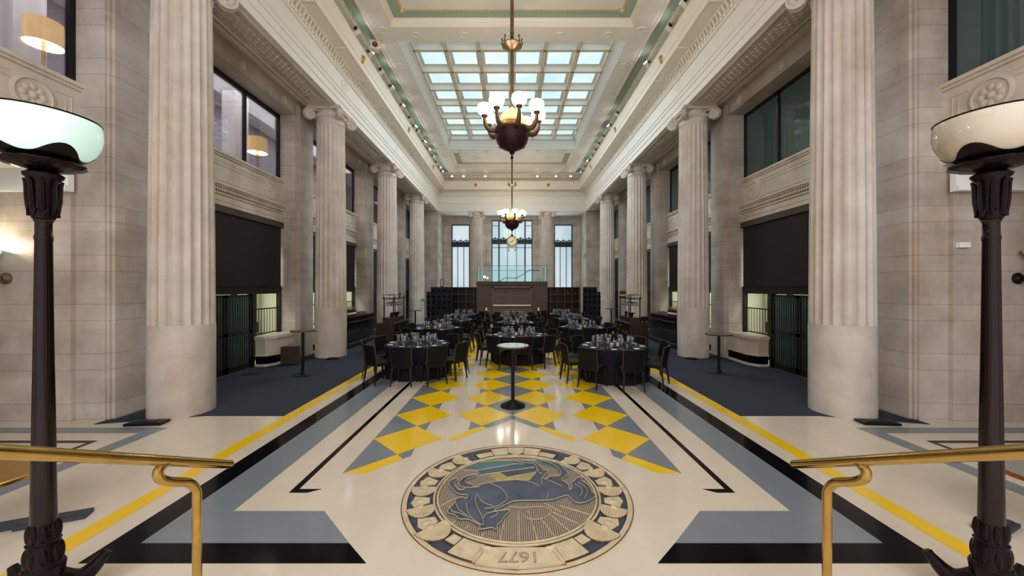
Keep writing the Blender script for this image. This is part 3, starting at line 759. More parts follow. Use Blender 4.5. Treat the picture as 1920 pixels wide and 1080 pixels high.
# ================================================================== CHANDELIERS, CLOCK
def chandelier(y, label, ztop):
    r = thing('chandelier', label, 'chandelier', (0, y, 0), group='bronze bowl chandeliers')
    m = MB(); m.tube([(0, 0, 6.85), (0, 0, ztop)], .05, 12); m.build('rod', OLDBRASS, r)
    m = MB(); m.lathe([(.05, 8.60), (.12, 8.56), (.26, 8.58), (.27, 8.55), (.18, 8.49), (.10, 8.45), (.05, 8.43)], 28); dd = m.build('ceiling_disc', OLDBRASS, r)
    m = MB()
    for k in range(8):
        a = 2*pi*k/8; m.tube([(.26*cos(a), .26*sin(a), 8.57), (.29*cos(a), .29*sin(a), 8.64), (.24*cos(a), .24*sin(a), 8.70), (.27*cos(a), .27*sin(a), 8.74)], [.015, .012, .014, .02], 6)
    m.build('finial', BRONZE, dd)
    m = MB(); m.lathe([(.03, 5.54), (.045, 5.57), (.02, 5.62), (.03, 5.66), (.08, 5.70), (.06, 5.73), (.12, 5.76), (.14, 5.78), (.24, 5.81), (.34, 5.88), (.41, 5.99), (.45, 6.12), (.462, 6.25), (.45, 6.30), (.30, 6.32)], 36)
    bowl = m.build('bowl', BRONZE2, r)
    m = MB()
    for k in range(8):
        a = 2*pi*(k+.5)/8
        for z, rr in ((5.90, .34), (6.02, .41)): m.sphere((rr*cos(a), rr*sin(a), z), .035, 8, 6, 0)
    m.build('bowl_boss', BRONZE2, bowl)
    m = MB(); m.lathe([(.44, 6.28), (.475, 6.32), (.43, 6.40), (.38, 6.46), (.35, 6.47)], 36); m.build('collar', mat('filigree_brass', (196, 160, 84), .35, metal=.8, noise=.75, nscale=26, bump=1, bscale=24), r)
    m = MB(); m.lathe([(.37, 6.42), (.355, 6.56), (.29, 6.70), (.18, 6.79), (.08, 6.79), (.07, 6.88), (.05, 6.9)], 32); m.build('dome', mat('amber_glass', (222, 196, 140), .2, coat=.5, emit=(230, 196, 130), es=.35), r)
    arm0 = None
    for k in range(8):
        if arm0 is None:
            m = MB(); pts = cat([(.36, 0, 6.34), (.45, 0, 6.27), (.56, 0, 6.25), (.66, 0, 6.30), (.72, 0, 6.40), (.74, 0, 6.50), (.74, 0, 6.60)], 3)
            m.tube(pts, [.085-.048*i/(len(pts)-1) for i in range(len(pts))], 10)
            m.lathe([(.035, 6.55), (.075, 6.59), (.085, 6.62), (.06, 6.63)], 14, c=(.74, 0))
            arm0 = o = m.build('arm', OLDBRASS, r)
            m = MB(); m.lathe([(.05, 6.62), (.12, 6.64), (.18, 6.71), (.20, 6.80), (.185, 6.88), (.16, 6.90), (.155, 6.88)], 24, c=(.74, 0)); g0 = g = m.build('globe', GLOBE, o)
        else:
            o = arm0.copy(); COL.objects.link(o); g = g0.copy(); COL.objects.link(g); g.parent = o
        o.rotation_euler = (0, 0, radians(-76+45*k+0))
    for k in range(0, 8, 2):
        a = radians(-76+45*k); light('POINT', 'globe_light', (.74*cos(a), y+.74*sin(a), 6.98), 34, (1, .90, .74), size=.15)
    return r
chandelier(10.2, 'large bronze bowl chandelier with white glass globes hanging nearest the viewer', 10.3)
chandelier(24.0, 'farther bronze bowl chandelier with white globes, above the hanging clock', 10.3)
ck = thing('hanging_clock', 'round gold framed clock hanging under the farther chandelier', 'clock', (0, 24, 5.02))
m = MB(); m.M = Matrix.Rotation(pi/2, 4, 'X'); m.lathe([(.22, -.09), (.33, -.09), (.34, -.04), (.345, .04), (.33, .09), (.28, .10), (.25, .085)], 36); m.M = None; m.build('case', GOLD, ck)
m = MB(); m.M = Matrix.Rotation(pi/2, 4, 'X'); m.lathe([(.26, -.088), (.26, .09)], 36); m.M = None; dial = m.build('dial', mat('clock_dial', (238, 224, 180), .5), ck)
m = MB()
for k in range(12):
    a = pi/2-2*pi*k/12; m.M = Matrix.Translation((.215*cos(a), -.092, .215*sin(a))) @ Matrix.Rotation(pi/2-a, 4, 'Y'); w_ = .02 if k % 3 == 0 else .011
    m.box(-w_/2, w_/2, -.004, .004, -.028, .028)
m.M = None; m.build('hour_marks', BLACKM, dial, smooth=0)
for nm_, an, L, w_ in (('hour_hand', 50, .13, .026), ('minute_hand', 240, .20, .018)):
    m = MB(); m.M = Matrix.Translation((0, -.10, 0)) @ Matrix.Rotation(radians(an), 4, 'Y'); m.box(-w_/2, w_/2, -.004, .004, -.04, L); m.M = None; m.build(nm_, mat('blue_steel', (20, 40, 50), .3), dial, smooth=0)
m = MB(); m.sphere((0, 0, .38), .09, 12, 8, 0, (1, 1, .9)); m.tube([(0, 0, .44), (0, 0, .52)], .02, 8); m.build('crown', BRONZE, ck)
for s in (-1, 1):
    m = MB(); m.tube([(s*.2, 0, -.44), (s*.2, 0, 1.12)], .012, 6); m.lathe([(.005, -.44), (.028, -.5), (.02, -.62), (.005, -.64)], 8, c=(s*.2, 0)); m.build('hanging_rod', BRONZE, ck)

# gilded masks on the cornice
mk = None; i = 0
for s, nm in ((-1, 'left'), (1, 'right')):
    for y, w_ in ((11.95, 'nearest'), (17.25, 'middle'), (22.6, 'farthest')):
        if mk is None:
            m = MB(); m.sphere((0, 0, 0), .1, 14, 10, 0, (.55, 1, 1.25)); m.sphere((.05, 0, .02), .04, 8, 6, 0, (1, .7, 1.6)); m.sphere((.04, .04, .05), .025, 8, 5); m.sphere((.04, -.04, .05), .025, 8, 5)
            for k in range(9): a = 2*pi*k/9; m.sphere((-.0, .095*cos(a), .12*sin(a)), .03, 8, 5)
            mk = o = m.build('gilded_mask', GOLD)
        else: o = mk.copy(); COL.objects.link(o)
        o.location = (s*(XA-.525), y, 9.27); o.rotation_euler = (0, 0, 0 if s < 0 else pi)
        tag(o, 'small gilded mask on the %s cornice, %s of its row' % (nm, w_), 'ornament', 'gilded masks on the cornice')
for xx, nm in ((-2.52, 'left'), (2.52, 'right')):
    o = mk.copy(); COL.objects.link(o); o.location = (xx, ZA-.525, 9.27); o.rotation_euler = (0, 0, -pi/2)
    tag(o, 'small gilded mask on the end wall cornice, the %s one' % nm, 'ornament', 'gilded masks on the cornice')

# track lights
def spotlight_proto():
    r = thing('track_spotlight', '', 'spotlight'); r.scale = (1.35, 1.35, 1.35)
    m = MB(); m.box(-.03, .03, -.05, .05, .09, .14); m.tube([(0, 0, .1), (0, 0, .0)], .012, 6); m.build('bracket', BLACKM, r, smooth=0)
    m = MB(); m.M = Matrix.Rotation(radians(52), 4, 'Y'); m.lathe([(.045, -.12), (.05, -.1), (.05, .09), (.062, .12), (.058, .12), (.05, .1)], 16); m.M = None; m.build('head', CREAMM, r)
    m = MB(); m.M = Matrix.Rotation(radians(52+180), 4, 'Y') ; m.lathe([(.05, -.121), (.05, -.105)], 14); m.M = None; m.build('lens', SPOTE, r)
    return r
sp = spotlight_proto(); first = True
TRK = {-1: [8.6, 9.6, 11.44, 12.56, 13.58, 14.7, 16.2, 17.4, 18.3, 18.8, 20.2, 21.3, 22.4, 23.5, 24.5, 25.3], 1: [8.4, 9.4, 10.34, 11.3, 13.15, 16.9, 18.2, 19.5, 20.5, 21.4, 22.3, 23.2, 24.4, 25.4]}
for s, nm in ((-1, 'left'), (1, 'right')):
    m = MB(); m.box(s*(XA-.52)-.018, s*(XA-.52)+.018, 3, ZA-.55, 9.86, 9.89)
    for y in [4+1.78*i for i in range(13)]: m.box(s*(XA-.52)-.01, s*(XA-.52)+.01, y-.01, y+.01, 9.88, 10.15); m.box(s*(XA-.18), s*(XA-.52), y-.012, y+.012, 9.86, 9.88)
    tag(m.build('light_track', CREAMM, smooth=0), 'cream metal lighting track running above the %s cornice' % nm, 'track')
    for i, y in enumerate(TRK[s]):
        place(sp, first, (s*(XA-.52), y, 9.72), rz=(0 if s > 0 else 0)+(pi if s > 0 else 0)+random.uniform(-.5, .5), label='small spotlight on the track above the %s cornice' % nm, group='spotlights on the %s lighting track' % nm); first = False
m = MB(); m.box(-4.6, -1.3, ZA-.53, ZA-.50, 9.86, 9.89); m.box(1.2, 4.6, ZA-.53, ZA-.50, 9.86, 9.89)
tag(m.build('light_track', CREAMM, smooth=0), 'pair of short lighting tracks above the end wall cornice', 'track')
for x, w_ in ((-4.15, 'far left'), (-3.35, 'left'), (-1.85, 'left of the chandelier rod'), (1.75, 'right of the chandelier rod'), (3.05, 'right'), (4.05, 'far right')):
    place(sp, False, (x, ZA-.52, 9.72), rz=-pi/2, label='small white spotlight above the end wall cornice, %s' % w_, group='spotlights on the end wall track')
pj = thing('projector', 'cream box with a round dark lens on the ledge above the left cornice', 'projector', (-4.42, 12.35, 9.88), rz=.3)
m = MB(); m.box(-.14, .14, -.11, .11, -.11, .15); m.build('housing', CREAMM, pj, smooth=0)
m = MB(); m.M = Matrix.Translation((.0, -.11, .02)) @ Matrix.Rotation(pi/2, 4, 'X'); m.lathe([(.09, 0), (.09, .03), (.06, .03), (.04, .015)], 18); m.M = None; m.build('lens', OLDBRASS, pj)
# table and wall spots from the tracks
for (x, y, tx, ty, tz, pw) in ((-4.5, 9.5, -2.3, 9.1, .7, 260), (4.5, 9.0, 2.4, 8.9, .7, 360), (4.5, 12, .2, 11, .7, 300), (-4.5, 13.5, -2.5, 12.8, .7, 260), (4.5, 14, 2.4, 13, .7, 280), (-4.5, 16.5, .1, 15, .7, 260), (-4.5, 17.5, -2.4, 16, .7, 220), (4.5, 18, 2.6, 16.9, .7, 240), (-4.5, 20, .1, 19, .7, 220), (4.5, 21, 2.6, 19.5, .7, 200), (-4.5, 21, -2.4, 19.5, .7, 200)):
    light('SPOT', 'track_beam', (x, y, 9.62), pw, (.95, .97, 1), target=(tx, ty, tz), size=.05, spot=26, blend=.6)

# ================================================================== TORCHERES
def torchere(x, lit, label):
    r = thing('torchere', label, 'floor lamp', (x, 2.45, 0)); sg = -1 if x < 0 else 1
    m = MB()
    for k in range(3):
        pass
    m.lathe([(.17, 0), (.175, .04), (.14, .07), (.12, .12), (.085, .16), (.09, .24), (.10, .32), (.085, .34), (.08, .45), (.07, .47), (.068, .56), (.062, .60)], 28)
    for z, rr in ((.40, .088), (.545, .074)):
        for k in range(9):
            a = 2*pi*k/9; m.sphere((rr*.84*cos(a), rr*.84*sin(a), z), .019, 10, 7, 0, (1, 1, 3.2))
        m.lathe([(rr*.9, z-.075), (rr+.006, z-.065), (rr*.9, z-.05)], 28)
    base = m.build('base', BRONZE, r)
    for k in range(3):
        a = (radians(48) if sg < 0 else radians(132))+2*pi*k/3*-sg; m = MB(); m.M = Matrix.Rotation(a, 4, 'Z')
        pp_ = cat([(.03, 0, .22), (.10, 0, .17), (.16, 0, .16), (.21, 0, .19), (.25, 0, .235), (.285, 0, .275)], 3); m.tube(pp_, [.075-.05*(i/(len(pp_)-1))**1.2 for i in range(len(pp_))], 12)
        m.tube([(.13, 0, .08), (.19, 0, .03), (.26, 0, .025), (.30, 0, .02)], [.045, .04, .03, .018], 8)
        for j in (-1, 0, 1): m.tube([(.12, j*.02, .13), (.18, j*.028, .18), (.23, j*.022, .235), (.262, j*.008, .285)], .008, 6)
        m.M = None; m.build('claw_foot', BRONZE, r)
    m = MB(); m.lathe([(.060, .58), (.056, .9), (.047, 1.6), (.039, 2.40), (.042, 2.41), (.042, 2.43), (.038, 2.44), (.038, 2.52), (.046, 2.53), (.04, 2.55)], 28); m.build('pole', mat('lamp_bronze', (50, 18, 24) if not lit else (26, 10, 13), .22, metal=.5, coat=.4), r)
    m = MB(); m.lathe([(.05, 2.54), (.056, 2.56), (.058, 2.70), (.062, 2.78), (.088, 2.81), (.092, 2.825), (.07, 2.84), (.06, 2.85)], 24)
    for k in range(8):
        a = 2*pi*k/8
        m.tube([(.056*cos(a), .056*sin(a), 2.56), (.064*cos(a), .064*sin(a), 2.66), (.070*cos(a), .070*sin(a), 2.76), (.08*cos(a), .08*sin(a), 2.79)], [.012, .016, .013, .008], 6)
        m.tube([(.060*cos(a), .060*sin(a), 2.56), (.066*cos(a+.35), .066*sin(a+.35), 2.60)], [.012, .006], 6)
    m.build('capital', BRONZE, r)
    m = MB(); n = 48; rings = []
    for rr, z in ((.03, 2.84), (.10, 2.855), (.165, 2.875), (.19, 2.895), (.185, 2.905), (.12, 2.90), (.05, 2.89)):
        rings.append([((rr*(1+.035*abs(sin(6*2*pi*i/n/1.0)) if rr > .1 else rr/rr) if False else rr*(1+(.04*cos(12*2*pi*i/n) if rr > .1 else 0)))*cos(2*pi*i/n), rr*(1+(.04*cos(12*2*pi*i/n) if rr > .1 else 0))*sin(2*pi*i/n), z) for i in range(n)])
    m.loft(rings); m.build('saucer', BRONZE, r)
    m = MB(); rings = []
    for j in range(9):
        t = j/8
        ring = []
        for i in range(60):
            a = 2*pi*i/60; top = .035+.065*(.5+.5*cos(4*a-sg*1.3))**1.4
            zz = top*t; rr = prof_r(zz)+.006
            ring.append((rr*cos(a), rr*sin(a), 2.90+zz))
        rings.append(ring)
    m.loft(rings, caps=False); m.lathe([(.05, 2.89), (prof_r(0)+.006, 2.90)], 60, caps=False); m.build('cradle', BRONZE, r)
    m = MB(); m.lathe([(prof_r(0)*.5, 2.90)]+[(prof_r(z), 2.90+z) for z in (0, .03, .06, .1, .15, .2, .25, .29)]+[(prof_r(.29)-.008, 3.192), (prof_r(.25)-.012, 3.15), (prof_r(.1)-.01, 3.0), (.02, 2.92)], 60); m.build('bowl', MILKL if lit else MILK, r)
    m = MB(); m.lathe([(prof_r(.29)+.002, 3.185), (prof_r(.29)+.004, 3.195), (prof_r(.29)-.009, 3.197)], 60, caps=False); m.build('rim', BRONZE, r)
    return r
def prof_r(z): 
    pts = [(0, .115), (.03, .165), (.06, .20), (.10, .233), (.15, .255), (.2, .265), (.25, .264), (.29, .258)]
    for (a, ra), (b, rb) in zip(pts, pts[1:]):
        if z <= b: return ra+(rb-ra)*(z-a)/(b-a)
    return pts[-1][1]
torchere(-3.0, True, 'tall bronze floor torchere with a lit pale glass bowl at the left edge')
torchere(3.07, False, 'tall bronze floor torchere with an unlit cream glass bowl at the right edge')
light('POINT', 'torchere_glow', (-3.0, 2.45, 3.32), 22, (.85, 1, .93), size=.12)

# ================================================================== HANDRAILS
for s, nm in ((-1, 'left'), (1, 'right')):
    h = thing('brass_handrail', 'polished brass stair handrail with curled end post at the lower %s' % nm, 'handrail', (s*1.87, 2.27, 0))
    A = Vector((0, 2.535-2.27, .931)); sl = .502
    m = MB(); P = [A+Vector((0, -t, sl*t)) for t in (0, .6, 1.2, 1.8, 2.4, 3.0)]
    P = [A+Vector((0, .012, -.006))]+P
    m.tube(P, [.012]+[.0265]*6, 16); m.build('rail', BRASS, h)
    m = MB(); c = []
    c = cat([(0, 0, 0), (0, 0, .40), (0, 0, .84), (0, -.004, .895), (0, -.03, .945), (0, -.075, .985), (0, -.14, 1.02), (0, -.20, 1.055), (0, -.24, 1.09), (0, -.25, 1.125), (0, -.225, 1.15), (0, -.17, 1.152), (0, -.10, 1.115)], 4)
    m.tube(c, .024, 16); m.lathe([(.06, 0), (.06, .012), (.03, .02)], 20); m.build('post', BRASS, h)
    m = MB(); m.tube([(0, -2.3, 0), (0, -2.3, 2.1)], .0225, 12); m.build('post', BRASS, h)

# low brass topped tables behind the torcheres
for s, nm in ((-1, 'left'), (1, 'right')):
    t = thing('low_table', 'low round table with a polished brass rim behind the %s torchere' % nm, 'table', (s*(4.4 if s < 0 else 4.56), 3.15, 0))
    m = MB(); m.lathe([(.39, .53), (.42, .535), (.425, .562), (.395, .564)], 48, caps=False); m.build('rim', BRASS if s < 0 else COPPER, t)
    m = MB(); m.lathe([(.396, .535), (.396, .5635)], 48); m.build('table_top', mat('brassy_top', (205, 160, 60), .12, metal=.9) if s < 0 else mat('grey_reflection_top', (130, 130, 122), .08), t)  # right top's base colour is the grey that it reflects
    m = MB(); po = (.30, .23) if s < 0 else (-.32, .20); m.tube([(po[0], po[1], .02), (po[0], po[1], .53)], .03, 12); m.tube([(po[0], po[1], .52), (0, 0, .52)], .02, 8); m.build('pedestal', BLACKM, t)
    m = MB()
    w = .34 if s < 0 else .2; fo = (.17, .27) if s < 0 else (-.32, .20)
    m.M = Matrix.Translation((fo[0], fo[1], 0)) @ Matrix.Rotation(radians(24), 4, 'Z'); m.box(-w, w, -.05, .05, 0, .035); m.box(-.12, w, -.09, -.05, 0, .03); m.box(-w, .0, .05, .09, 0, .03); m.M = None; m.build('foot', mat('slate_grey_metal', (52, 56, 68), .5), t, smooth=0)
# floor plates at the column feet
for (x, y, rz, w_, d, lb) in ((-5.63, 5.90, .10, .26, .10, 'black floor light box at the foot of the nearest left column'), (5.66, 5.92, -.10, .26, .10, 'black floor light box at the foot of the nearest right column'), (-5.27, 11.25, .2, .16, .1, 'black floor light box at the foot of the second left column'), (5.27, 11.25, -.2, .16, .1, 'black floor light box at the foot of the second right column')):
    m = MB(); m.loft([[(-w_, -d, 0), (w_, -d, 0), (w_, d, 0), (-w_, d, 0)], [(-w_, -d, .03), (w_, -d, .03), (w_, d, .03), (-w_, d, .03)], [(-w_*.6, -d*.5, .05), (w_*.6, -d*.5, .05), (w_*.6, d*.5, .05), (-w_*.6, d*.5, .05)]])
    o = m.build('floor_light', BLACKM, smooth=0, loc=(x, y, .009)); o.rotation_euler = (0, 0, rz); tag(o, lb, 'floor light')

# ================================================================== MEDALLION
MC = (.05, 3.933)
md = thing('floor_medallion', 'round engraved bronze medallion with a rearing dark blue horse, set in the cream floor', 'floor medallion', (MC[0], MC[1], 0))
m = MB(); m.lathe([(1.147, 0), (1.147, .010), (1.13, .016), (1.10, .016), (1.085, .008), (1.085, 0)], 96); m.build('outer_rim', MEDG, md)
m = MB(); m.lathe([(1.09, .0), (1.09, .006), (.0005, .006)], 96, caps=False); m.build('blue_ground', SLATE, md, smooth=0)
m = MB()
for r_ in (.835, .80):
    m.tube([(r_*cos(2*pi*i/96), r_*sin(2*pi*i/96), .008) for i in range(97)], .013, 6, caps=False)
m.build('inner_ring', MEDG, md)
m = MB(); m.lathe([(.79, .006), (.79, .008), (.0005, .008)], 96, caps=False); m.build('stippled_field', MEDS, md, smooth=0)
def fill(pts, z0, z1, name, mt, par):
    cu = bpy.data.curves.new(name, 'CURVE'); cu.dimensions = '2D'; cu.fill_mode = 'BOTH'; cu.extrude = (z1-z0)/2
    sp_ = cu.splines.new('POLY'); sp_.points.add(len(pts)-1)
    for i, p in enumerate(pts): sp_.points[i].co = (p[0], p[1], 0, 1)
    sp_.use_cyclic_u = True
    o = bpy.data.objects.new(name+'_tmp', cu); COL.objects.link(o)
    dg = bpy.context.evaluated_depsgraph_get(); me = bpy.data.meshes.new_from_object(o.evaluated_get(dg))
    bpy.data.objects.remove(o); me.materials.clear(); me.materials.append(mt)
    q = bpy.data.objects.new(name, me); COL.objects.link(q); q.parent = par; q.location = (0, 0, (z0+z1)/2); return q
def smoothpoly(p):   # one pass of corner rounding
    out = []
    n = len(p)
    for i in range(n):
        a, b = p[i], p[(i+1) % n]; out += [(a[0]*.75+b[0]*.25, a[1]*.75+b[1]*.25), (a[0]*.25+b[0]*.75, a[1]*.25+b[1]*.75)]
    return out
HORSE= [(-0.474, 0.03), (-0.368, 0.12), (-0.262, 0.168), (-0.097, 0.201), (0.014, 0.22), (0.139, 0.201), (0.155, 0.242), (0.234, 0.386), (0.242, 0.509), (0.203, 0.599), (0.112, 0.602), (0.021, 0.629), (-0.033, 0.683), (0.099, 0.676), (0.221, 0.645), (0.288, 0.525), (0.312, 0.407), (0.342, 0.456), (0.354, 0.395), (0.307, 0.307), (0.28, 0.228), (0.329, 0.228), (0.378, 0.299), (0.483, 0.29), (0.505, 0.371), (0.468, 0.525), (0.374, 0.645), (0.285, 0.683), (0.396, 0.713), (0.493, 0.612), (0.551, 0.478), (0.587, 0.342), (0.521, 0.256), (0.474, 0.214), (0.534, 0.147), (0.547, 0.068), (0.539, -0.019), (0.59, 0.068), (0.574, 0.126), (0.622, 0.187), (0.678, 0.27), (0.763, 0.27), (0.688, 0.206), (0.738, 0.141), (0.768, 0.056), (0.76, -0.031), (0.796, -0.091), (0.74, -0.177), (0.625, -0.25), (0.555, -0.228), (0.528, -0.161), (0.506, -0.091), (0.443, -0.131), (0.335, -0.19), (0.183, -0.199), (-0.017, -0.199), (-0.08, -0.239), (-0.152, -0.303), (-0.234, -0.365), (-0.162, -0.369), (-0.079, -0.341), (-0.07, -0.385), (-0.124, -0.464), (-0.145, -0.543), (-0.178, -0.576), (-0.186, -0.664), (-0.216, -0.615), (-0.287, -0.638), (-0.341, -0.65), (-0.32, -0.603), (-0.36, -0.561), (-0.447, -0.493), (-0.526, -0.506), (-0.572, -0.429), (-0.639, -0.415), (-0.657, -0.345), (-0.608, -0.271), (-0.61, -0.172), (-0.553, -0.126), (-0.497, -0.172), (-0.481, -0.091), (-0.584, -0.091), (-0.663, 0.005), (-0.733, 0.147), (-0.709, 0.209), (-0.659, 0.248), (-0.626, 0.214), (-0.674, 0.141), (-0.626, 0.038), (-0.582, -0.007), (-0.521, 0.03), (-0.616, 0.089), (-0.611, 0.201), (-0.553, 0.299), (-0.442, 0.333), (-0.438, 0.284), (-0.541, 0.223), (-0.556, 0.152), (-0.448, 0.099)]
LINES= [[(-0.489, -0.239), (-0.468, -0.365), (-0.414, -0.483), (-0.349, -0.558), (-0.302, -0.576), (-0.322, -0.464), (-0.368, -0.345), (-0.404, -0.217), (-0.411, -0.115)], [(-0.287, 0.133), (-0.175, 0.043), (-0.113, -0.08), (-0.099, -0.172), (-0.153, -0.261), (-0.236, -0.324), (-0.308, -0.334)], [(-0.405, -0.068), (-0.342, -0.217), (-0.225, -0.303)], [(-0.309, -0.483), (-0.279, -0.415), (-0.198, -0.385), (-0.184, -0.425), (-0.218, -0.464), (-0.251, -0.483)], [(0.007, 0.201), (0.137, 0.16), (0.24, 0.068)], [(0.333, 0.201), (0.421, 0.12), (0.469, 0.068)], [(0.308, -0.068), (0.318, -0.103), (0.293, -0.161)], [(0.612, 0.12), (0.666, 0.043), (0.661, -0.056), (0.622, -0.126)], [(0.657, 0.147), (0.719, 0.043), (0.713, -0.056), (0.669, -0.149)], [(-0.64, -0.303), (-0.603, -0.385), (-0.54, -0.406), (-0.462, -0.464)], [(-0.604, -0.217), (-0.564, -0.324), (-0.519, -0.385), (-0.425, -0.483)], [(0.051, -0.425), (0.096, -0.493), (0.199, -0.502), (0.285, -0.445), (0.315, -0.385), (0.285, -0.324), (0.189, -0.303), (0.054, -0.324), (-0.079, -0.303)], [(-0.593, 0.068), (-0.522, 0.043), (-0.39, 0.056)], [(0.241, 0.493), (0.248, 0.371), (0.289, 0.342)], [(0.27, 0.107), (0.273, 0.228), (0.332, 0.342)]]
RAYS= [[(0.012, -0.334), (0.011, -0.798)], [(-0.113, -0.464), (-0.154, -0.792)], [(0.102, -0.334), (0.166, -0.779)], [(0.213, -0.464), (0.317, -0.731)], [(0.291, -0.385), (0.452, -0.655)], [(0.329, -0.365), (0.548, -0.549)], [(0.414, -0.261), (0.673, -0.409)], [(-0.286, -0.65), (-0.312, -0.731)], [(-0.428, -0.558), (-0.46, -0.62)], [(-0.617, -0.126), (-0.743, -0.271)], [(-0.561, -0.502), (-0.598, -0.558)], [(0.258, -0.206), (0.413, -0.365)], [(-0.601, 0.456), (-0.453, 0.447), (-0.025, 0.612), (0.204, 0.612)], [(-0.453, 0.447), (-0.407, 0.342), (0.206, 0.531)], [(-0.293, 0.357), (-0.253, 0.279), (-0.181, 0.214)], [(-0.201, 0.401), (-0.098, 0.29), (0.229, 0.416)], [(-0.528, 0.606), (-0.472, 0.656), (-0.227, 0.707), (0.241, 0.724)]]
TEAL1 = [(-0.601, 0.456), (-0.528, 0.606), (-0.382, 0.689), (-0.025, 0.689), (-0.025, 0.612), (-0.453, 0.447)]
BLUE1 = [(-0.453, 0.447), (-0.025, 0.612), (0.204, 0.612), (0.211, 0.531), (-0.407, 0.342)]
YEL1 = [(-0.293, 0.357), (-0.181, 0.214), (0.014, 0.22), (0.155, 0.242), (0.234, 0.386), (-0.098, 0.29), (-0.201, 0.401)]
NAVY1 = [(-0.201, 0.401), (0.228, 0.515), (0.229, 0.416), (-0.098, 0.29)]
TEAL2 = [(-0.025, 0.689), (0.363, 0.689), (0.508, 0.606), (0.696, 0.456), (0.519, 0.456), (0.236, 0.639), (-0.025, 0.639)]
PANEL = [(-0.276, -0.857), (0.287, -0.857), (0.362, -1.055), (-0.016, -1.113), (-0.338, -1.061)]
fill(TEAL1, .008, .010, 'teal_sky', TEALE, md); fill(TEAL2, .008, .010, 'teal_sky', TEALE, md)
fill(BLUE1, .008, .010, 'blue_band', BLUEE, md); fill(YEL1, .008, .010, 'yellow_sun', YELE, md); fill(NAVY1, .008, .011, 'navy_band', SLATE, md)
for l in RAYS:
    m = MB(); m.tube([(x, y, .0085) for x, y in l], .0048, 5); m.build('gold_ray', MEDG, md)
hs = fill(smoothpoly(HORSE), .010, .014, 'horse', HORSEM, md)
m = MB(); hp = smoothpoly(HORSE); m.tube([(x, y, .0145) for x, y in hp+[hp[0]]], .0038, 5)
for l in LINES: m.tube([(p[0], p[1], .016) for p in cat([(x, y, .016) for x, y in l], 4)], .0034, 5)
m.build('gold_outline', mat('pale_gold_line', (206, 190, 160), .4, metal=.3), hs)
# shells and knots around the border
for k, ang in enumerate([-133.4, -112, -90, -67, -44, 44, 67, 90, 112, 133.8]):
    a = radians(90-ang); big = 1.22 if abs(ang) > 120 else 1.04
    if k == 0 or True:
        s_ = MB(); sg = -1 if ang < 0 else 1
        s_.M = Matrix.Translation((.962*cos(a), .962*sin(a), .006)) @ Matrix.Rotation(a+(pi if sg < 0 else 0), 4, 'Z') @ Matrix.Scale(big, 4)
        # half round shell: straight hinge on the upper side, scalloped lower edge
        n = 12; top = .075
        pts = [(-.125, top), (.125, top)]+[((.128+(.002 if i % 2 else -.002))*cos(t_), top-.01+(.165+(.002 if i % 2 else -.002))*sin(t_)) for i, t_ in [(i, -pi*i/22) for i in range(23)]]
        s_.prism(pts, 0, .010)
        ol = MB(); ol.M = s_.M; ol.tube([(p[0], p[1], .006) for p in pts+[pts[0]]], .005, 4, 0, False); ol.M = None
        for i in range(-4, 5):
            x0 = i*.027; h = .16*sqrt(max(0, 1-(x0/.13)**2)); s_.tube([(x0, top-.02, .009), (x0*1.05, top-h, .011)], .0055, 5)
        s_.sphere((0, top-.005, .008), .032, 10, 6, 0, (1, 1, .35))
        s_.M = None
        sh = s_.build('shell', MEDG, md); ol.build('dark_outline', LINEG, sh)
for k, ang in enumerate([-123, -101, -78.5, -55.5, 55.5, 78.5, 101, 123]):
    a = radians(90-ang); s_ = MB(); s_.M = Matrix.Translation((.965*cos(a), .965*sin(a), .006)) @ Matrix.Rotation(a-pi/2, 4, 'Z')
    s_.prism([(-.11, .05), (-.02, .09), (.10, .05), (.04, -.09), (-.04, -.09)], 0, .006); s_.sphere((0, 0, .006), .03, 8, 6, 0, (1, 1.4, .35)); s_.M = None; s_.build('link', MEDG, md)
def arcpoly(a0, a1, r0, r1, n=12):
    return [(r1*cos(radians(90-a0-(a1-a0)*i/n)), r1*sin(radians(90-a0-(a1-a0)*i/n))) for i in range(n+1)]+[(r0*cos(radians(90-a1+(a1-a0)*i/n)), r0*sin(radians(90-a1+(a1-a0)*i/n))) for i in range(n+1)]
fill(PANEL, .006, .016, 'date_panel', MEDG, md)
def outline(pts):
    m = MB(); m.tube([(p[0], p[1], .012) for p in pts+[pts[0]]], .005, 4, 0, False); m.build('dark_outline', LINEG, md)
outline(PANEL)
for r_ in (1.088, 1.143, .852, .822, .79):
    m = MB(); m.tube([(r_*cos(2*pi*i/96), r_*sin(2*pi*i/96), .0085 if r_ < 1 else .012) for i in range(97)], .0045 if r_ > .83 else .004, 4, 0, False); m.build('dark_outline', LINEG, md)
for s in (-1, 1):
    for q in (arcpoly(s*162, s*148, .86, 1.075), arcpoly(s*148, s*141, .865, .98), arcpoly(s*6, s*18, .86, 1.07), arcpoly(s*18, s*31, .865, 1.0)): outline(q)
for s in (-1, 1):
    fill(arcpoly(s*162, s*148, .86, 1.075), .006, .012, 'ribbon', MEDG, md)
    fill(arcpoly(s*148, s*141, .865, .98), .006, .010, 'ribbon_fold', MEDG, md)
    fill(arcpoly(s*6, s*18, .86, 1.07), .006, .013, 'ribbon', MEDG, md)
    fill(arcpoly(s*18, s*31, .865, 1.0), .006, .010, 'ribbon_fold', MEDG, md)
    m = MB(); m.tube([(s*.285, -.87, .015), (s*.30, -.93, .02), (s*.345, -1.03, .018)], [.012, .02, .014], 8); m.build('scroll', MEDG, md)
    m = MB(); m.tube([(s*.22, -.865, .015), (s*.29, -.86, .018), (s*.31, -.84, .015)], [.01, .016, .01], 8); m.build('scroll', MEDG, md)
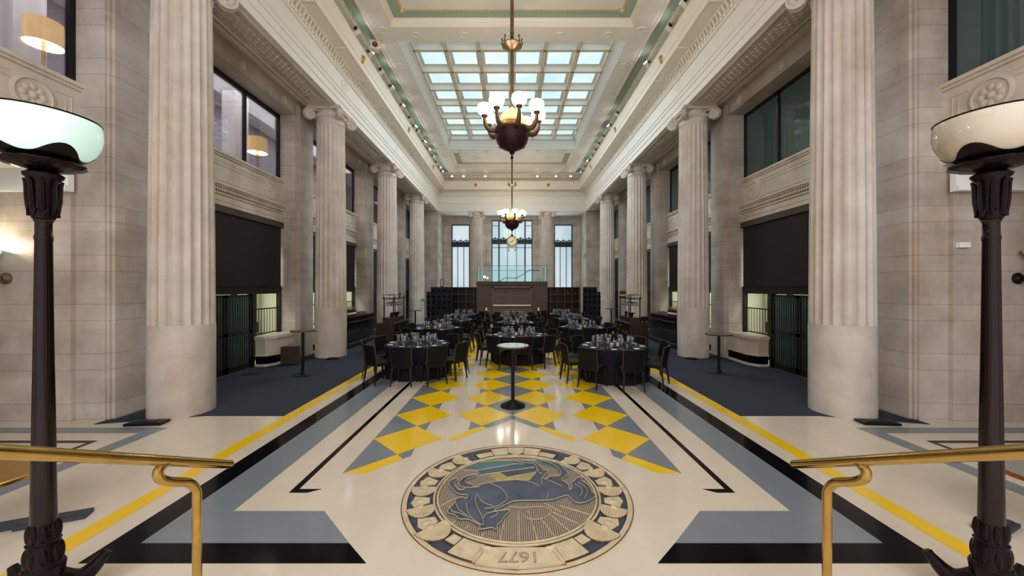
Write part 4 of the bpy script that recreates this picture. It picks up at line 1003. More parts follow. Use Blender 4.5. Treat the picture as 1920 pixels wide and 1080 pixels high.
m = MB(); m.prism([(.13*cos(t), 1.07-.2*sin(t)) for t in [pi*i/16 for i in range(17)]], .006, .014); m.build('half_round', MEDG, md)
cu = bpy.data.curves.new('t', 'FONT'); cu.body = '1677'; cu.size = .165; cu.align_x = 'CENTER'; cu.align_y = 'CENTER'; cu.extrude = .001; cu.space_character = .98
to = bpy.data.objects.new('t', cu); COL.objects.link(to); dg = bpy.context.evaluated_depsgraph_get(); me = bpy.data.meshes.new_from_object(to.evaluated_get(dg)); bpy.data.objects.remove(to)
me.materials.clear(); me.materials.append(LINEG); o = bpy.data.objects.new('date_numerals', me); COL.objects.link(o); o.parent = md; o.location = (.005, -.965, .0172); o.rotation_euler = (0, 0, pi)
cu = bpy.data.curves.new('t', 'FONT'); cu.body = '1677'; cu.size = .165; cu.align_x = 'CENTER'; cu.align_y = 'CENTER'; cu.extrude = .0006; cu.offset = -.004; cu.space_character = .98
to = bpy.data.objects.new('t', cu); COL.objects.link(to); dg = bpy.context.evaluated_depsgraph_get(); me = bpy.data.meshes.new_from_object(to.evaluated_get(dg)); bpy.data.objects.remove(to)
me.materials.clear(); me.materials.append(MEDG); o = bpy.data.objects.new('numeral_inlay', me); COL.objects.link(o); o.parent = md; o.location = (.005, -.965, .0182); o.rotation_euler = (0, 0, pi)

# ================================================================== COCKTAIL TABLES
def bar_table(x, y, h, top_r, lb, kind='marble', ringed=False):
    t = thing('cocktail_table', lb, 'table', (x, y, .008 if abs(x) > 3.8 else 0), group=None)
    m = MB(); m.lathe([(top_r-.03, h-.035), (top_r, h-.03), (top_r+.004, h-.008), (top_r-.012, h-.001)], 48); m.build('rim', OLDBRASS, t)
    m = MB(); m.lathe([(top_r-.01, h-.01), (top_r-.01, h+.001)], 48); m.build('table_top', mat('sky_reflection_top', (205, 212, 206), .06, spec=.7, coat=.5) if kind == 'marble' else mat('brown_top', (96, 82, 66), .25), t)  # pale variant's colour stands for the white sky reflected in the top
    m = MB(); m.tube([(0, 0, .03), (0, 0, h-.03)], .032, 14); m.build('pole', BLACKM, t)
    m = MB()
    if ringed:
        pr = []
        for i in range(9):
            r_ = .225-.021*i; z = .004+.010*i; pr += [(r_, z), (r_-.003, z+.015), (r_-.008, z+.015), (r_-.016, z+.003)]
        m.lathe(pr+[(.035, .12)], 40)
    else: m.lathe([(.24, 0), (.24, .012), (.15, .03), (.06, .06), (.04, .09)], 36)
    m.build('base', BLACKM, t); return t
bar_table(.015, 6.8, 1.085, .285, 'tall round cocktail table with a pale glossy top in the middle of the floor', ringed=True)
bar_table(-5.03, 9.2, 1.08, .28, 'tall round cocktail table on the left carpet beside the brown box', 'brown')
bar_table(5.09, 9.41, .97, .31, 'tall round cocktail table on the right carpet beside the stone counter', 'brown')
bar_table(-4.42, 17.5, 1.08, .27, 'far left cocktail table in front of the fourth left column', 'brown')
bar_table(4.93, 19.0, 1.08, .3, 'far right cocktail table in front of the fourth right column', 'brown')
for x, nm in ((-1.2, 'left'), (1.24, 'right')):
    bar_table(x, 17.9, 1.05, .2, 'small pedestal table %s in front of the walnut wall' % nm, 'brown')
    m = MB(); m.lathe([(.03, 0), (.038, .02), (.038, .11), (.034, .11), (.03, .03)], 14); m.build('c', CHINA) if False else None
    c_ = thing('candle', 'pale candle in a glass on the %s small table before the walnut wall' % nm, 'candle', (x, 17.9, 1.052))
    m = MB(); m.lathe([(.032, 0), (.032, .12)], 14); m.build('wax', mat('candle_wax', (240, 226, 180), .5, emit=(255, 220, 150), es=.5), c_)
    m = MB(); m.lathe([(.04, 0), (.045, .14), (.042, .14)], 14, caps=False); m.build('glass', WGLASS, c_)

# ================================================================== DINING TABLES
def make_chair():
    r = thing('dining_chair', '', 'chair')
    m = MB()
    def rr(w, d, z, y=0, c=.05): return [(-w+c, -d+y, z), (w-c, -d+y, z), (w, -d+c+y, z), (w, d-c+y, z), (w-c, d+y, z), (-w+c, d+y, z), (-w, d-c+y, z), (-w, -d+c+y, z)]
    m.loft([rr(.215, .215, .39), rr(.225, .225, .40), rr(.225, .225, .46), rr(.205, .205, .485)]); m.build('seat', LEATHER, r, smooth=35)
    m = MB()   # back: slightly curved slab leaning backwards (front of chair is +y)
    rings = []
    for z, lean in ((.40, 0), (.55, .02), (.70, .05), (.84, .085), (.855, .088)):
        w = .215-.006*(z > .85)+.01*(z-.4); ring = []
        for i in range(9):
            u = -1+2*i/8; ring.append((u*w, -.20-lean-.035*(1-u*u), z))
        for i in range(9):
            u = 1-2*i/8; ring.append((u*w, -.165-lean-.035*(1-u*u), z))
        rings.append(ring)
    m.loft(rings); m.build('backrest', LEATHB, r, smooth=40)
    for sx, sy in ((-1, 1), (1, 1), (-1, -1), (1, -1)):
        m = MB(); ex = .03 if sy < 0 else 0.01
        m.loft([[(sx*.195+dx*.011+sx*ex, sy*.2+sy*ex*1.6+dy*.011, 0) for dx, dy in ((-1, -1), (1, -1), (1, 1), (-1, 1))], [(sx*.195+dx*.02, sy*.19+dy*.02, .40) for dx, dy in ((-1, -1), (1, -1), (1, 1), (-1, 1))]]); m.build('leg', DARKW, r, smooth=0)
    m = MB(); m.tube([(-.21, -.185, .38), (-.22, -.205, .55), (-.226, -.25, .845), (-.12, -.292, .856), (0, -.304, .858), (.12, -.292, .856), (.226, -.25, .845), (.22, -.205, .55), (.21, -.185, .38)], .011, 6)
    m.build('back_frame', mat('brown_wood_edge', (74, 54, 42), .45), r)
    return r
def lathe_obj(prof, n, name, mt, par=None, **k):
    m = MB(); m.lathe(prof, n, **k); return m.build(name, mt, par)
ch0 = make_chair(); ch_first = True
wg = None
def tbl_cloth(R, seed):
    m = MB(); n = 64; rings = []; rnd = random.Random(seed); ph = rnd.uniform(0, 6)
    for rr, z, a_ in ((.02, .757, 0), (R*.5, .757, 0), (R-.01, .757, 0), (R+.004, .748, 0), (R+.004, .70, .004), (R-.02, .5, .018), (R-.03, .25, .026), (R-.03, .012, .03)):
        rings.append([((rr+a_*(sin(9*t+ph)+.5*sin(17*t)))*cos(t), (rr+a_*(sin(9*t+ph)+.5*sin(17*t)))*sin(t), z) for t in [2*pi*i/n for i in range(n)]])
    m.loft(rings, caps=False); return m
TB = [  # name, x, y, chair angles (0 = side nearest the viewer), vivid chair phrases
 ('front left', -2.29, 9.28, [-118, -82, -43, -3, 33, 66, 105, 145, -158]),
 ('front right', 2.36, 8.92, [-112, -75, -39, 4, 52, 92, 135, 178, -147]),
 ('front centre', .18, 11.0, [-108, -70, -33, 5, 42, 78, 118, 158, -150]),
 ('second left', -2.5, 12.85, [-120, -80, -40, 0, 40, 80, 120, 160, -160]),
 ('second right', 2.40, 13.1, [-120, -80, -40, 0, 40, 80, 120, 160, -160]),
 ('second centre', .13, 14.9, [-110, -70, -30, 10, 50, 90, 130, 170, -150]),
 ('third left', -2.36, 16.1, [-135, -90, -45, 0, 45, 90, 135, 180]),
 ('third right', 2.62, 16.7, [-135, -90, -45, 0, 45, 90, 135, 180]),
 ('third centre', .1, 18.6, [-135, -90, -45, 0, 45, 90, 135, 180]),
 ('farthest left', -2.45, 19.4, [-135, -90, -45, 0, 45, 90, 135, 180]),
 ('farthest right', 2.58, 20.0, [-135, -90, -45, 0, 45, 90, 135, 180])]
def side_phrase(a):
    a = (a+180) % 360-180
    if abs(a) < 12: return 'directly on the near side'
    s = 'left' if a < 0 else 'right'; b = abs(a)
    if b < 60: return 'near side, %s of its middle' % s
    if b < 100: return 'at the %s end' % s
    if b < 130: return 'at the %s end, towards the back' % s
    if b < 172: return 'far side, %s of its middle' % s
    return 'directly on the far side'
# glass prototypes
def wine_glass():
    r = MB(); r.lathe([(.033, 0), (.032, .003), (.006, .008), (.004, .02), (.004, .09), (.012, .10), (.034, .13), (.041, .16), (.038, .20), (.033, .225)], 14, caps=False); return r.build('wine_glass', WGLASS)
def tumbler():
    r = MB(); r.lathe([(.03, .004), (.032, 0), (.037, .09), (.035, .09), (.03, .008)], 12, caps=False); return r.build('water_glass', WGLASS)
g_wine = wine_glass(); g_tum = tumbler()
pl = thing('side_plate', '', 'plate'); pl0 = lathe_obj([(.02, .002), (.04, .0), (.064, .008), (.07, .012), (.066, .011), (.04, .006), (.0, .005)], 24, 'side_plate', CHINA); bpy.data.objects.remove(pl)
m = MB(); m.box(-.035, .035, -.1, .1, 0, .012); m.box(-.03, .03, -.09, .08, .012, .02); nap0 = m.build('folded_napkin', NAP, smooth=0)
m = MB(); m.box(-.009, .009, -.1, .02, 0, .004); m.loft([[(-.011, .02, 0), (.011, .02, 0), (.011, .02, .003), (-.011, .02, .003)], [(-.008, .09, 0), (.010, .09, 0), (.01, .09, .002), (-.008, .09, .002)], [(0, .115, 0), (.004, .115, 0), (.004, .115, .001), (0, .115, .001)]]); knife0 = m.build('table_knife', SILVER, smooth=0)
m = MB(); m.box(-.006, .006, -.1, .02, 0, .004); m.box(-.012, .012, .02, .045, 0, .004)
for i in range(4): m.box(-.012+i*.007, -.009+i*.007, .045, .095, 0, .003)
fork0 = m.build('table_fork', SILVER, smooth=0)
used = {}
def inst(p, loc, rz, label, cat, group):
    if p.name not in used: used[p.name] = 1; o = p
    else: o = p.copy(); COL.objects.link(o)
    o.location = loc; o.rotation_euler = (0, 0, rz); o['label'] = label; o['category'] = cat; o['group'] = group; return o
rnd = random.Random(5)
for ti, (nm, tx, ty, angs) in enumerate(TB):
    R = .78
    d = thing('dining_table', 'round dining table under the dark cloth, %s in the group' % nm, 'table', (tx, ty, 0))
    lathe_obj([(R-.02, .725), (R-.02, .75)], 40, 'tabletop', DARKW, d); lathe_obj([(.3, 0), (.28, .03), (.05, .06), (.05, .725)], 24, 'pedestal', BLACKM, d)
    c_ = tbl_cloth(R-.008, ti).build('tablecloth', CLOTH, smooth=50, loc=(tx, ty, 0)); tag(c_, 'dark charcoal floor length cloth on the %s round table' % nm, 'tablecloth', 'charcoal tablecloths')
    for a in angs:
        t = radians(a-90); rr = R+.18+rnd.uniform(-.01, .05); x = tx+rr*cos(t); y = ty+rr*sin(t)
        lab = ('dark upholstered chair of the %s table, %s' % (nm, side_phrase(a))) if ti < 6 else 'dark upholstered chair drawn up to the %s round table' % nm
        place(ch0, ch_first, (x, y, 0), rz=t+pi/2+rnd.uniform(-.06, .06), label=lab, group='dining chairs around the %s table' % nm); ch_first = False
    if ti < 6:
        pass
    zt = .7575
    for i, a in enumerate(angs):
        t = radians(a-90); ca, sa = cos(t), sin(t)
        def P(r_, off): return (tx+r_*ca-off*sa, ty+r_*sa+off*ca, zt)
        inst(nap0, P(.60, 0), t+pi/2, 'folded grey napkin laid at a place on the %s table' % nm, 'napkin', 'napkins on the %s table' % nm)
        inst(pl0, P(.62, -.19), 0, 'small white side plate on the %s table' % nm, 'plate', 'side plates on the %s table' % nm)
        if ti < 5:
            inst(knife0, P(.62, .075), t+pi/2, 'silver knife beside a napkin on the %s table' % nm, 'knife', 'knives on the %s table' % nm)
            inst(fork0, P(.62, -.07), t+pi/2, 'silver fork beside a napkin on the %s table' % nm, 'fork', 'forks on the %s table' % nm)
        for (r_, off) in ((.43, .07), (.36, .00)):
            inst(g_wine, P(r_+rnd.uniform(-.02, .02), off+rnd.uniform(-.02, .02)), 0, 'stemmed wine glass among the settings on the %s table' % nm, 'wine glass', 'wine glasses on the %s table' % nm)
        inst(g_tum, P(.47, .15), 0, 'short water glass among the settings on the %s table' % nm, 'glass', 'water glasses on the %s table' % nm)
    # centre pieces
    if ti == 0:
        o = lathe_obj([(.05, 0), (.055, .02), (.055, .10), (.03, .17), (.028, .24), (.036, .26), (.034, .26), (.026, .23)], 16, 'glass_carafe', WGLASS); o.location = (tx, ty, zt); tag(o, 'tall clear glass carafe at the centre of the front left table', 'carafe')
        o = lathe_obj([(.035, 0), (.035, .02), (.02, .06), (.03, .12)], 14, 'glass_vase', WGLASS); o.location = (tx+.1, ty-.1, zt); tag(o, 'small glass vase beside the carafe on the front left table', 'vase')
    if ti in (1, 2, 3, 4, 5):
        v = thing('flower_vase', 'glass bud vase with %s at the centre of the %s table' % ('a pink bloom' if ti == 1 else 'a small stem', nm), 'vase', (tx+.02, ty+.02, zt))
        lathe_obj([(.03, 0), (.034, .02), (.026, .1), (.02, .16), (.024, .18)], 14, 'vase', WGLASS, v, caps=False)
        m = MB(); m.tube([(0, 0, .01), (.005, 0, .2), (-.02, 0, .27)], .004, 5); m.build('stem', mat('stem_green', (50, 84, 48), .6), v)
        m = MB()
        for k in range(7): a2 = k*.9; m.sphere((-.02+.016*cos(a2), .016*sin(a2), .27+.008*k), .018, 8, 6)
        m.build('bloom', mat('pink_bloom', (196, 60, 84), .6) if ti == 1 else mat('rust_bloom', (120, 66, 48), .6), v)
        for dx, dy in ((.09, -.06), (-.06, -.09)):
            o = lathe_obj([(.032, 0), (.036, .07), (.033, .07), (.03, .01)], 12, 'tea_light_glass', mat('frosted_holder', (236, 228, 214), .3)); o.location = (tx+dx, ty+dy, zt); tag(o, 'small frosted tea light glass beside the vase on the %s table' % nm, 'candle holder', 'tea light glasses on the %s table' % nm)
    if ti in (2, 3, 5):
        b_ = thing('wine_bottle', 'green wine bottle standing at the centre of the %s table' % nm, 'bottle', (tx+.08, ty+.05, zt))
        lathe_obj([(.036, 0), (.037, .01), (.037, .18), (.015, .23), (.013, .29), (.016, .30)], 16, 'bottle', mat('olive_glass', (64, 62, 20), .08, spec=.7), b_)
        lathe_obj([(.0375, .05), (.0375, .14)], 16, 'label', LABEL, b_, caps=False)

# ================================================================== BACK OF THE HALL
wb = thing('walnut_enclosure', 'dark walnut panelled enclosure with a white ledge in the middle of the far end', 'enclosure', (0, 22, 0))
m = MB(); m.box(-2.02, 2.02, 0, 2.6, 0, 2.28); m.box(-2.05, 2.05, -.04, 2.6, 2.28, 2.46); m.box(-2.07, 2.07, -.06, 2.6, 2.42, 2.46); m.build('carcass', WALNUT, wb, smooth=0)
m = MB()
m.box(-1.14, -1.06, -.08, 0, 0, 2.18); m.box(1.06, 1.14, -.08, 0, 0, 2.18); m.box(-1.14, 1.14, -.08, 0, 2.1, 2.18); m.box(-1.06, 1.06, -.05, 0, 1.97, 2.02)
m.box(-1.06, -1.0, -.05, 0, 1.14, 2.0); m.box(1.0, 1.06, -.05, 0, 1.14, 2.0); m.build('frame', WALNUT2, wb, smooth=0)
m = MB(); m.box(-.98, .98, -.02, 0, 1.16, 1.96)
for i in range(4):
    m.lathe([(.12, -.03), (.08, -.03)], 4, c=(0, 0)) if False else None
m.build('centre_panel', mat('figured_walnut', (86, 68, 60), .45, noise=.4, nscale=3, stretch=(1.5, 1, 3)), wb, smooth=0)
m = MB(); m.box(-1.07, 1.07, -.12, 0, 1.08, 1.135); m.build('ledge', mat('pale_ledge', (222, 204, 184), .4, emit=(222, 204, 184), es=.12) if False else mat('pale_ledge', (236, 222, 204), .4), wb, smooth=0)
m = MB(); m.box(-1.06, 1.06, -.03, 0, .05, 1.08); m.build('lower_panel', WALNUT2, wb, smooth=0)
for i in range(10):   # side boards
    pass
gb = thing('glass_balustrade', 'frameless glass balustrade on top of the walnut enclosure', 'balustrade', (0, 22, 2.46))
for (x0, x1, y0, y1) in ((-2.0, 2.0, .02, .035), (-2.0, -1.985, .05, 2.5), (1.985, 2.0, .05, 2.5), (-1.98, -1.0, 2.5, 2.515), (-.98, .98, 2.5, 2.515), (1.0, 1.98, 2.5, 2.515)):
    m = MB(); m.box(x0, x1, y0, y1, 0, .92); m.build('glass_panel', BALG, gb, smooth=0)
m = MB(); m.box(-2.01, 2.01, .01, .045, .915, .935); m.box(-2.01, 2.01, .01, .045, 0, .02)
m.box(-2.01, -1.98, .01, .045, 0, .92); m.box(1.98, 2.01, .01, .045, 0, .92); m.box(-1.7, 1.7, 2.45, 2.47, .74, .76); m.build('edge_trim', mat('teal_steel', (52, 78, 78), .3, metal=.4), gb, smooth=0)
m = MB(); m.tube([(-.78, 1.2, .02), (-.45, 1.2, .25), (.3, 1.2, .25), (1.06, 1.2, .72), (1.7, 1.2, .70)], .02, 8); m.build('stair_handrail', BLACKM, gb)
# shelving units
def shelving(x0, x1, xs_, zs_, lb):
    r = thing('open_shelving', lb, 'shelving', (0, 22, 0))
    m = MB(); m.box(x0, x1, .38, .4, 0, 2.15); m.box(x0, x0+.03, 0, .38, 0, 2.15); m.box(x1-.03, x1, 0, .38, 0, 2.15); m.box(x0, x1, 0, .38, 2.11, 2.15); m.box(x0, x1, 0, .38, 0, .06); m.build('case', DARKW, r, smooth=0)
    for z in zs_:
        m = MB(); m.box(x0+.03, x1-.03, .02, .37, z-.012, z+.012); m.build('shelf', mat('rust_shelf', (112, 72, 40), .4, metal=.3), r, smooth=0)
    for x in xs_:
        m = MB(); m.box(x-.012, x+.012, .01, .38, .06, 2.11); m.build('divider', mat('rust_shelf', (112, 72, 40), .4), r, smooth=0)
    return r
shelving(-3.43, -2.06, [-3.1, -2.66, -2.2], [1.73, 1.30, .88, .46], 'dark open shelving with rust edged cells left of the walnut enclosure')
shelving(2.06, 3.92, [2.2, 2.6, 3.03, 3.44, 3.86], [1.72, 1.31, .88, .46], 'dark open shelving with rust edged cells right of the walnut enclosure')
light('AREA', 'shelf_lamp', (-2.7, 21.9, 2.3), 1.5, (1, .7, .4), target=(-2.7, 22.4, .8), size=1.2, sy=.05)
light('AREA', 'shelf_lamp', (3.0, 21.9, 2.3), 2, (1, .7, .4), target=(3.0, 22.4, .8), size=1.7, sy=.05)
for x, lb in ((3.24, 'shallow golden bowl on the upper shelf of the right shelving'), (3.65, 'small tilted golden dish at the right of the upper right shelf')):
    o = lathe_obj([(.03, 0), (.10, .05), (.13, .12), (.12, .12), (.03, .02)], 18, 'golden_bowl', BRASS); o.location = (x, 22.15, 1.733); tag(o, lb, 'bowl')
# patterned folding screens
def screen(x0, x1, y, h, lb, grp):
    r = thing('folding_screen', lb, 'screen', ((x0+x1)/2, y, 0)); w = (x1-x0)/2
    m = MB(); m.box(-w, w, -.02, .02, .0, h); m.build('panel', mat('navy_black_panel', (12, 12, 19), .6), r, smooth=0)
    m = MB(); n = max(1, round(2*w/.28))
    for i in range(n):
        for j in range(int(h/.3)):
            cx = -w+(i+.5)*2*w/n; cz = .15+j*.3
            m.M = Matrix.Translation((cx, -.021, cz)) @ Matrix.Rotation(pi/2, 4, 'X'); m.lathe([(.125, 0), (.125, .006), (.105, .006), (.105, 0)], 4, a0=0 if (i+j) % 2 else pi/4); m.lathe([(.06, 0), (.06, .006), (.045, .006), (.045, 0)], 12)
    m.M = None; m.build('fretwork', mat('fretwork_black', (20, 19, 28), .4), r, smooth=0)
screen(-4.46, -4.25, 19.98, 1.9, 'narrow outer leaf of dark patterned screen at the far left', 's')
screen(-4.24, -3.12, 20, 2.15, 'wide dark patterned screen in front of the left shelving', 's')
screen(3.71, 4.44, 20, 2.15, 'wide dark patterned screen right of the right shelving', 's')
screen(4.45, 4.62, 19.98, 1.9, 'narrow outer leaf of dark patterned screen at the far right', 's')
o = thing('glass_lantern', 'slim brass and glass lantern behind the top of the left screen', 'lantern', (-3.72, 20.3, 0))
m = MB(); m.box(-.05, .05, -.05, .05, 0, 2.2); m.build('stand', BLACKM, o, smooth=0)
m = MB()
for dx in (-.08, .08):
    for dy in (-.08, .08): m.box(dx-.01, dx+.01, dy-.01, dy+.01, 2.2, 2.55)
m.box(-.1, .1, -.1, .1, 2.18, 2.21); m.box(-.1, .1, -.1, .1, 2.54, 2.57); m.build('cage', OLDBRASS, o, smooth=0)

# ================================================================== BARS
def champagne():
    r = thing('champagne_bottle', '', 'bottle')
    lathe_obj([(.038, 0), (.042, .01), (.042, .16), (.018, .23), (.015, .28)], 12, 'bottle', BOTTLE, r)
    lathe_obj([(.021, .215), (.017, .27), (.02, .30), (.016, .315)], 12, 'foil', GOLD, r)
    lathe_obj([(.0425, .05), (.0425, .12)], 12, 'label', LABEL, r, caps=False)
    return r
cb0 = champagne(); cf = True
for s, nm in ((-1, 'left'), (1, 'right')):
    y0, y1 = 12.95, 15.7; X = lambda v: s*v
    b = thing('bar_counter', 'long black bar counter with brass rails between the second and third %s columns' % nm, 'bar counter', (X(5.95), (y0+y1)/2, .008)); L = (y1-y0)/2
    def pp(e): return [(s*.33, -L-e), (s*-.15, -L-e), (s*(-.33-e), -L+.2), (s*(-.33-e), L), (s*.33, L)]
    m = MB(); m.prism(pp(-.02), .0, 1.05); m.prism(pp(.015), .84, 1.04); m.prism(pp(.01), 0, .12); m.build('body', mat('black_lacquer', (16, 15, 22), .22, coat=.4), b, smooth=0)
    m = MB(); m.prism(pp(.04), 1.05, 1.09); m.build('counter_top', MAHOG, b, smooth=0)
    for z, rr in ((.90, .012), (.86, .008), (.17, .014), (.12, .01)):
        e = .05 if z > .5 else .09
        m = MB(); q = pp(e); m.tube([(s*.3, q[1][1], z), (q[1][0], q[1][1], z), (q[2][0], q[2][1], z), (q[3][0], q[3][1], z)], rr, 6); m.build('foot_rail' if z < .5 else 'front_rail', mat('rose_brass', (196, 160, 140), .2, metal=1), b)
        zt = 1.099
    n = 12
    for i in range(n):
        yy = 13.45+.13*(i//2)+(0 if s < 0 else .0); xx = X(5.78+.11*(i % 2))
        place(cb0, cf, (xx, yy, zt), label='gold topped champagne bottle in the cluster on the %s bar counter' % nm, group='champagne bottles on the %s bar counter' % nm); cf = False
    if s > 0:
        place(cb0, False, (X(5.95), 13.5, zt), label='very large champagne bottle towering behind the others on the right bar', group='champagne bottles on the right bar counter')
        MAG = [o for o in bpy.context.scene.collection.objects if o.get('label', '').startswith('very large')][0]; MAG.scale = (2, 2, 2)
    t_ = MB(); t_.box(-.16, .16, -.42, .42, 0, .02); o = t_.build('bottle_tray', BLACKM, smooth=0, loc=(X(6.12), 14.2, zt)); tag(o, 'flat black tray behind the bottles on the %s bar counter' % nm, 'tray')
    for j, (ya, lb) in enumerate(((13.1, 'near'), (14.75, 'far'))):
        for a_ in range(3):
            for b2 in range(5):
                inst(g_tum, (X(5.78+.09*a_), ya+.09*b2, zt), 0, 'empty glass in the cluster at the %s end of the %s bar counter' % (lb, nm), 'glass', 'glasses at the %s end of the %s bar' % (lb, nm))
    # serving station with glass rack
    st = thing('serving_station', 'mahogany serving station under the glass rack, %s of the tables' % nm, 'sideboard', (X(4.04), 12.9, 0))
    m = MB(); m.box(-.29, .29, -.78, .78, 0, .95); m.build('cabinet', mat('dark_mahogany', (38, 24, 22), .35, noise=.3, nscale=7, stretch=(1, 1, .15)), st, smooth=0)
    m = MB(); m.box(-.31, .31, -.80, .80, .95, .985); m.build('counter_top', MAHOG, st, smooth=0)
    m = MB(); m.box(s*-.24, s*.12, -.62, .62, .985, 1.12); m.box(s*-.26, s*.14, -.64, .64, 1.12, 1.145); m.build('upper_tier', MAHOG, st, smooth=0)
    m = MB()
    for yy in (-.8,): 
        for xx in (-.26, -.1, .1, .26): m.box(xx-.012, xx+.012, yy+.01, yy+.025, .04, .92)
    for yy in [-.74+.37*i for i in range(5)]: m.box(s*-.305, s*-.285, yy-.012, yy+.012, .04, .93)
    m.build('mouldings', MAHOG, st, smooth=0)
    m = MB(); m.box(s*-.34, s*-.29, -.7, .7, .955, .975); m.build('pull_out_shelf', mat('steel_shelf', (150, 150, 175), .25, metal=.8), st, smooth=0)
    rk = thing('glass_rack', 'black metal overhead rack hung with glasses on the %s serving station' % nm, 'rack', (X(3.92), 12.9, 1.146))
    for xx in (-.1, .2):
        for yy in (-.58, .58):
            m = MB(); m.box(s*xx-.014, s*xx+.014, yy-.014, yy+.014, 0, .66); m.build('post', BLACKM, rk, smooth=0)
    m = MB(); m.box(s*-.16, s*.26, -.64, .64, .60, .62)
    for z in (.72,): m.box(s*-.13, s*-.11, -.6, .6, z, z+.015); m.box(s*.21, s*.23, -.6, .6, z, z+.015); m.box(s*-.13, s*.23, -.6, -.585, z, z+.015)
    for yy in (-.6, 0, .6):
        for xx in (-.12, .22): m.box(s*xx-.006, s*xx+.006, yy-.006, yy+.006, .62, .73)
    m.build('rack_shelf', BLACKM, rk, smooth=0)
    k = 0
    for i in range(8):
        for j in (0, 1, 2):
            o = inst(g_wine, (X(3.92-.05+.11*j), 12.42+.14*i, 1.146+.585), 0, 'stemmed glass hanging upside down in the rack of the %s serving station' % nm, 'wine glass', 'glasses hanging in the %s rack' % nm); o.rotation_euler = (pi, 0, 0)
    ic = thing('ice_bucket', 'shiny copper ice bucket on the %s serving station' % nm, 'bucket', (X(3.9), 12.55+(.35 if s < 0 else 0), 1.146))
    lathe_obj([(.05, 0), (.06, .01), (.10, .14), (.105, .145), (.09, .13), (.05, .02)], 24, 'bowl', COPPER, ic)
    for q_ in (-1, 1):
        m = MB(); m.tube([(q_*.095, 0, .1), (q_*.15, 0, .11), (q_*.15, 0, .13), (q_*.1, 0, .135)], .008, 6); m.build('handle', COPPER, ic)
    o = lathe_obj([(.04, 0), (.04, .12), (.05, .13), (.05, .16), (.01, .17)], 14, 'coffee_canister', BLACKM); o.location = (X(3.88), 12.38 if s < 0 else 13.0, 1.146); tag(o, 'small black canister on the %s serving station' % nm, 'canister')
    # wine bottles stored along the station side
    wb0 = None
    for i in range(8):
        yy = 12.25+.17*i
        r = thing('wine_bottle', 'wine bottle resting in the side rack of the %s serving station' % nm, 'bottle', (X(3.71), yy, .62+(.06 if i % 2 else 0)), group='wine bottles in the %s station rack' % nm) if wb0 is None else None
        if wb0 is None:
            wb0 = r
            lathe_obj([(.036, 0), (.037, -.02), (.037, -.18), (.015, -.24), (.013, -.30)][::-1], 12, 'bottle', BOTTLE, r)
            lathe_obj([(.038, -.02), (.038, .0), (.01, .004)], 12, 'foil', mat('pale_foil', (190, 170, 120), .3, metal=.6), r)
        else:
            r = copy_tree(wb0); r.location = (X(3.71), yy, .62+(.06 if i % 2 else 0))
    m = MB()
    for z in (.28, .52): m.box(X(3.665), X(3.755), 12.15, 13.6, z, z+.015) if False else m.box(X(3.745), X(3.75), 12.15, 13.6, z, z+.02)
    m.box(X(3.668), X(3.674), 12.15, 13.6, .40, .43); m.box(X(3.668), X(3.75), 12.15, 13.6, .26, .275)
    m.box(X(3.668), X(3.75), 12.15, 12.16, .26, .43); m.box(X(3.668), X(3.75), 13.59, 13.6, .26, .43)
    o = m.build('bottle_rack', BLACKM, smooth=0); tag(o, 'slim black bottle rack on the hall side of the %s serving station' % nm, 'rack')
# extras on the rack tops
m = MB(); m.tube([(0, 0, 0), (0, 0, .17), (.0, .09, .17), (0, .09, 0)], .012, 6); o = m.build('hoop_handle', BLACKM, loc=(-3.86, 13.1, 1.77)); tag(o, 'upright black metal hoop on top of the left glass rack', 'handle')
for i in range(5):
    b_ = place(cb0, False, (3.84+.07*(i % 2), 13.15+.09*i, 1.768), label='dark bottle standing on top of the right glass rack', group='bottles on the right glass rack'); 
for i in range(5): inst(g_tum, (3.84+.08*(i % 2), 12.45+.09*i, 1.768), 0, 'glass standing on top of the right glass rack', 'glass', 'glasses on top of the right rack')
mon = thing('till_screen', 'black till screen on a stand at the right serving station', 'screen', (4.25, 12.25, .986))
m = MB(); m.box(-.12, .12, -.015, .015, .05, .2); m.build('display', BLACKM, mon, smooth=0); m = MB(); m.box(-.03, .03, -.02, .04, 0, .12); m.box(-.08, .08, -.06, .08, 0, .012); m.build('stand', BLACKM, mon, smooth=0)
m = MB(); m.box(-.05, .05, -.05, .05, 0, .13); o = m.build('coffee_machine', BLACKM, smooth=0, loc=(-3.96, 12.62, 1.146)); tag(o, 'small black box beside the copper bucket on the left station', 'box')
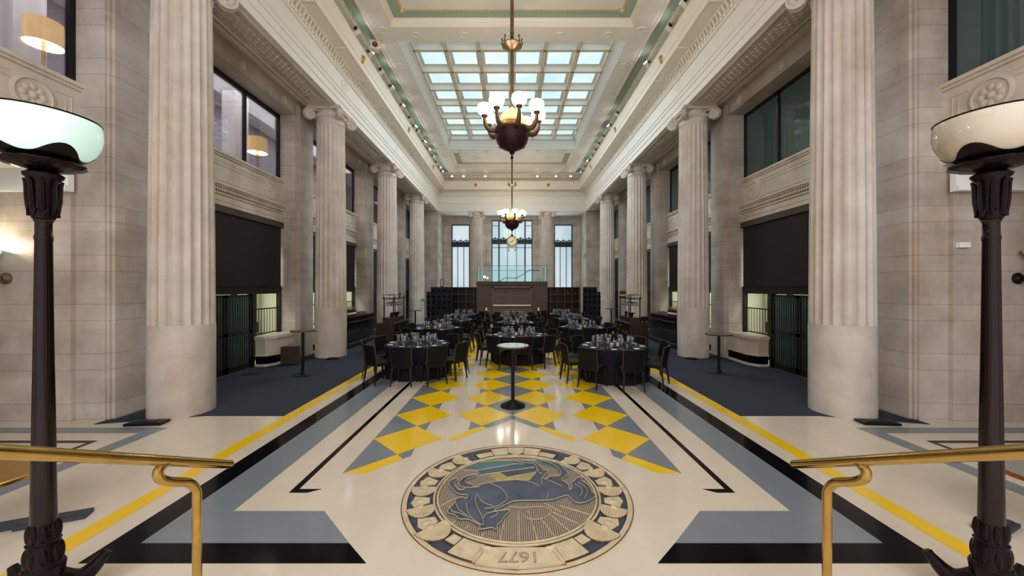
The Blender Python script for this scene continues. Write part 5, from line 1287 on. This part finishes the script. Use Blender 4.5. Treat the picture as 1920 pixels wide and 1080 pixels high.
# exit sign on the fourth left column
ex = thing('exit_sign', 'green and white running figure exit sign on the fourth left column', 'sign', (-5.0, 21.9, 1.32))
m = MB(); m.box(-.21, .21, 0, .02, 0, .16); m.build('board', mat('sign_green', (0, 120, 84), .5), ex, smooth=0)
m = MB(); m.poly([(-.17, -.002, .08), (-.12, -.002, .13), (-.12, -.002, .095), (-.06, -.002, .095), (-.06, -.002, .065), (-.12, -.002, .065), (-.12, -.002, .03)])
m.poly([(.10, -.002, .02), (.18, -.002, .02), (.18, -.002, .14), (.10, -.002, .14)])
m.tube([(.02, -.004, .10), (.0, -.004, .07), (-.03, -.004, .03)], .01, 5); m.tube([(.0, -.004, .07), (.04, -.004, .04)], .01, 5); m.tube([(-.03, -.004, .09), (.05, -.004, .10)], .008, 5); m.sphere((.015, -.004, .125), .014, 8, 5)
m.build('pictogram', CHINA, ex, smooth=0)
m = MB(); m.tube([(-.4, .1, .08), (0, .02, .08)], .008, 5); m.tube([(0, .02, 0), (0, .03, -1.31)], .012, 6); m.lathe([(.09, -1.31), (.09, -1.30), (.02, -1.29)], 14, c=(0, .03)); m.build('stand', BLACKM, ex)
# brown document case by the left counter
cs = thing('case_box', 'brown upright case with a metal handle standing on the left carpet by the stone counter', 'case', (-6.03, 10.42, .008), rz=.12)
m = MB(); m.box(-.22, .22, -.09, .09, .03, .50); m.build('body', mat('brown_case', (66, 50, 44), .55, noise=.15, nscale=12), cs, smooth=0)
m = MB(); m.tube([(-.07, 0, .5), (-.07, 0, .54), (-.04, 0, .56), (.04, 0, .56), (.07, 0, .54), (.07, 0, .5)], .008, 6); m.build('handle', SILVER, cs)
for q_ in (-1, 1):
    m = MB(); m.box(q_*.17-.02, q_*.17+.02, -.06, .06, 0, .03); m.build('foot', BLACKM, cs, smooth=0)
m = MB(); m.box(-.2, .2, -.11, .11, 0, .012); o = m.build('floor_hatch', mat('dark_mat', (40, 34, 36), .6), smooth=0, loc=(-6.3, 9.3, .009)); o.rotation_euler = (0, 0, .5); tag(o, 'small dark mat lying on the left carpet in front of the gate', 'mat')
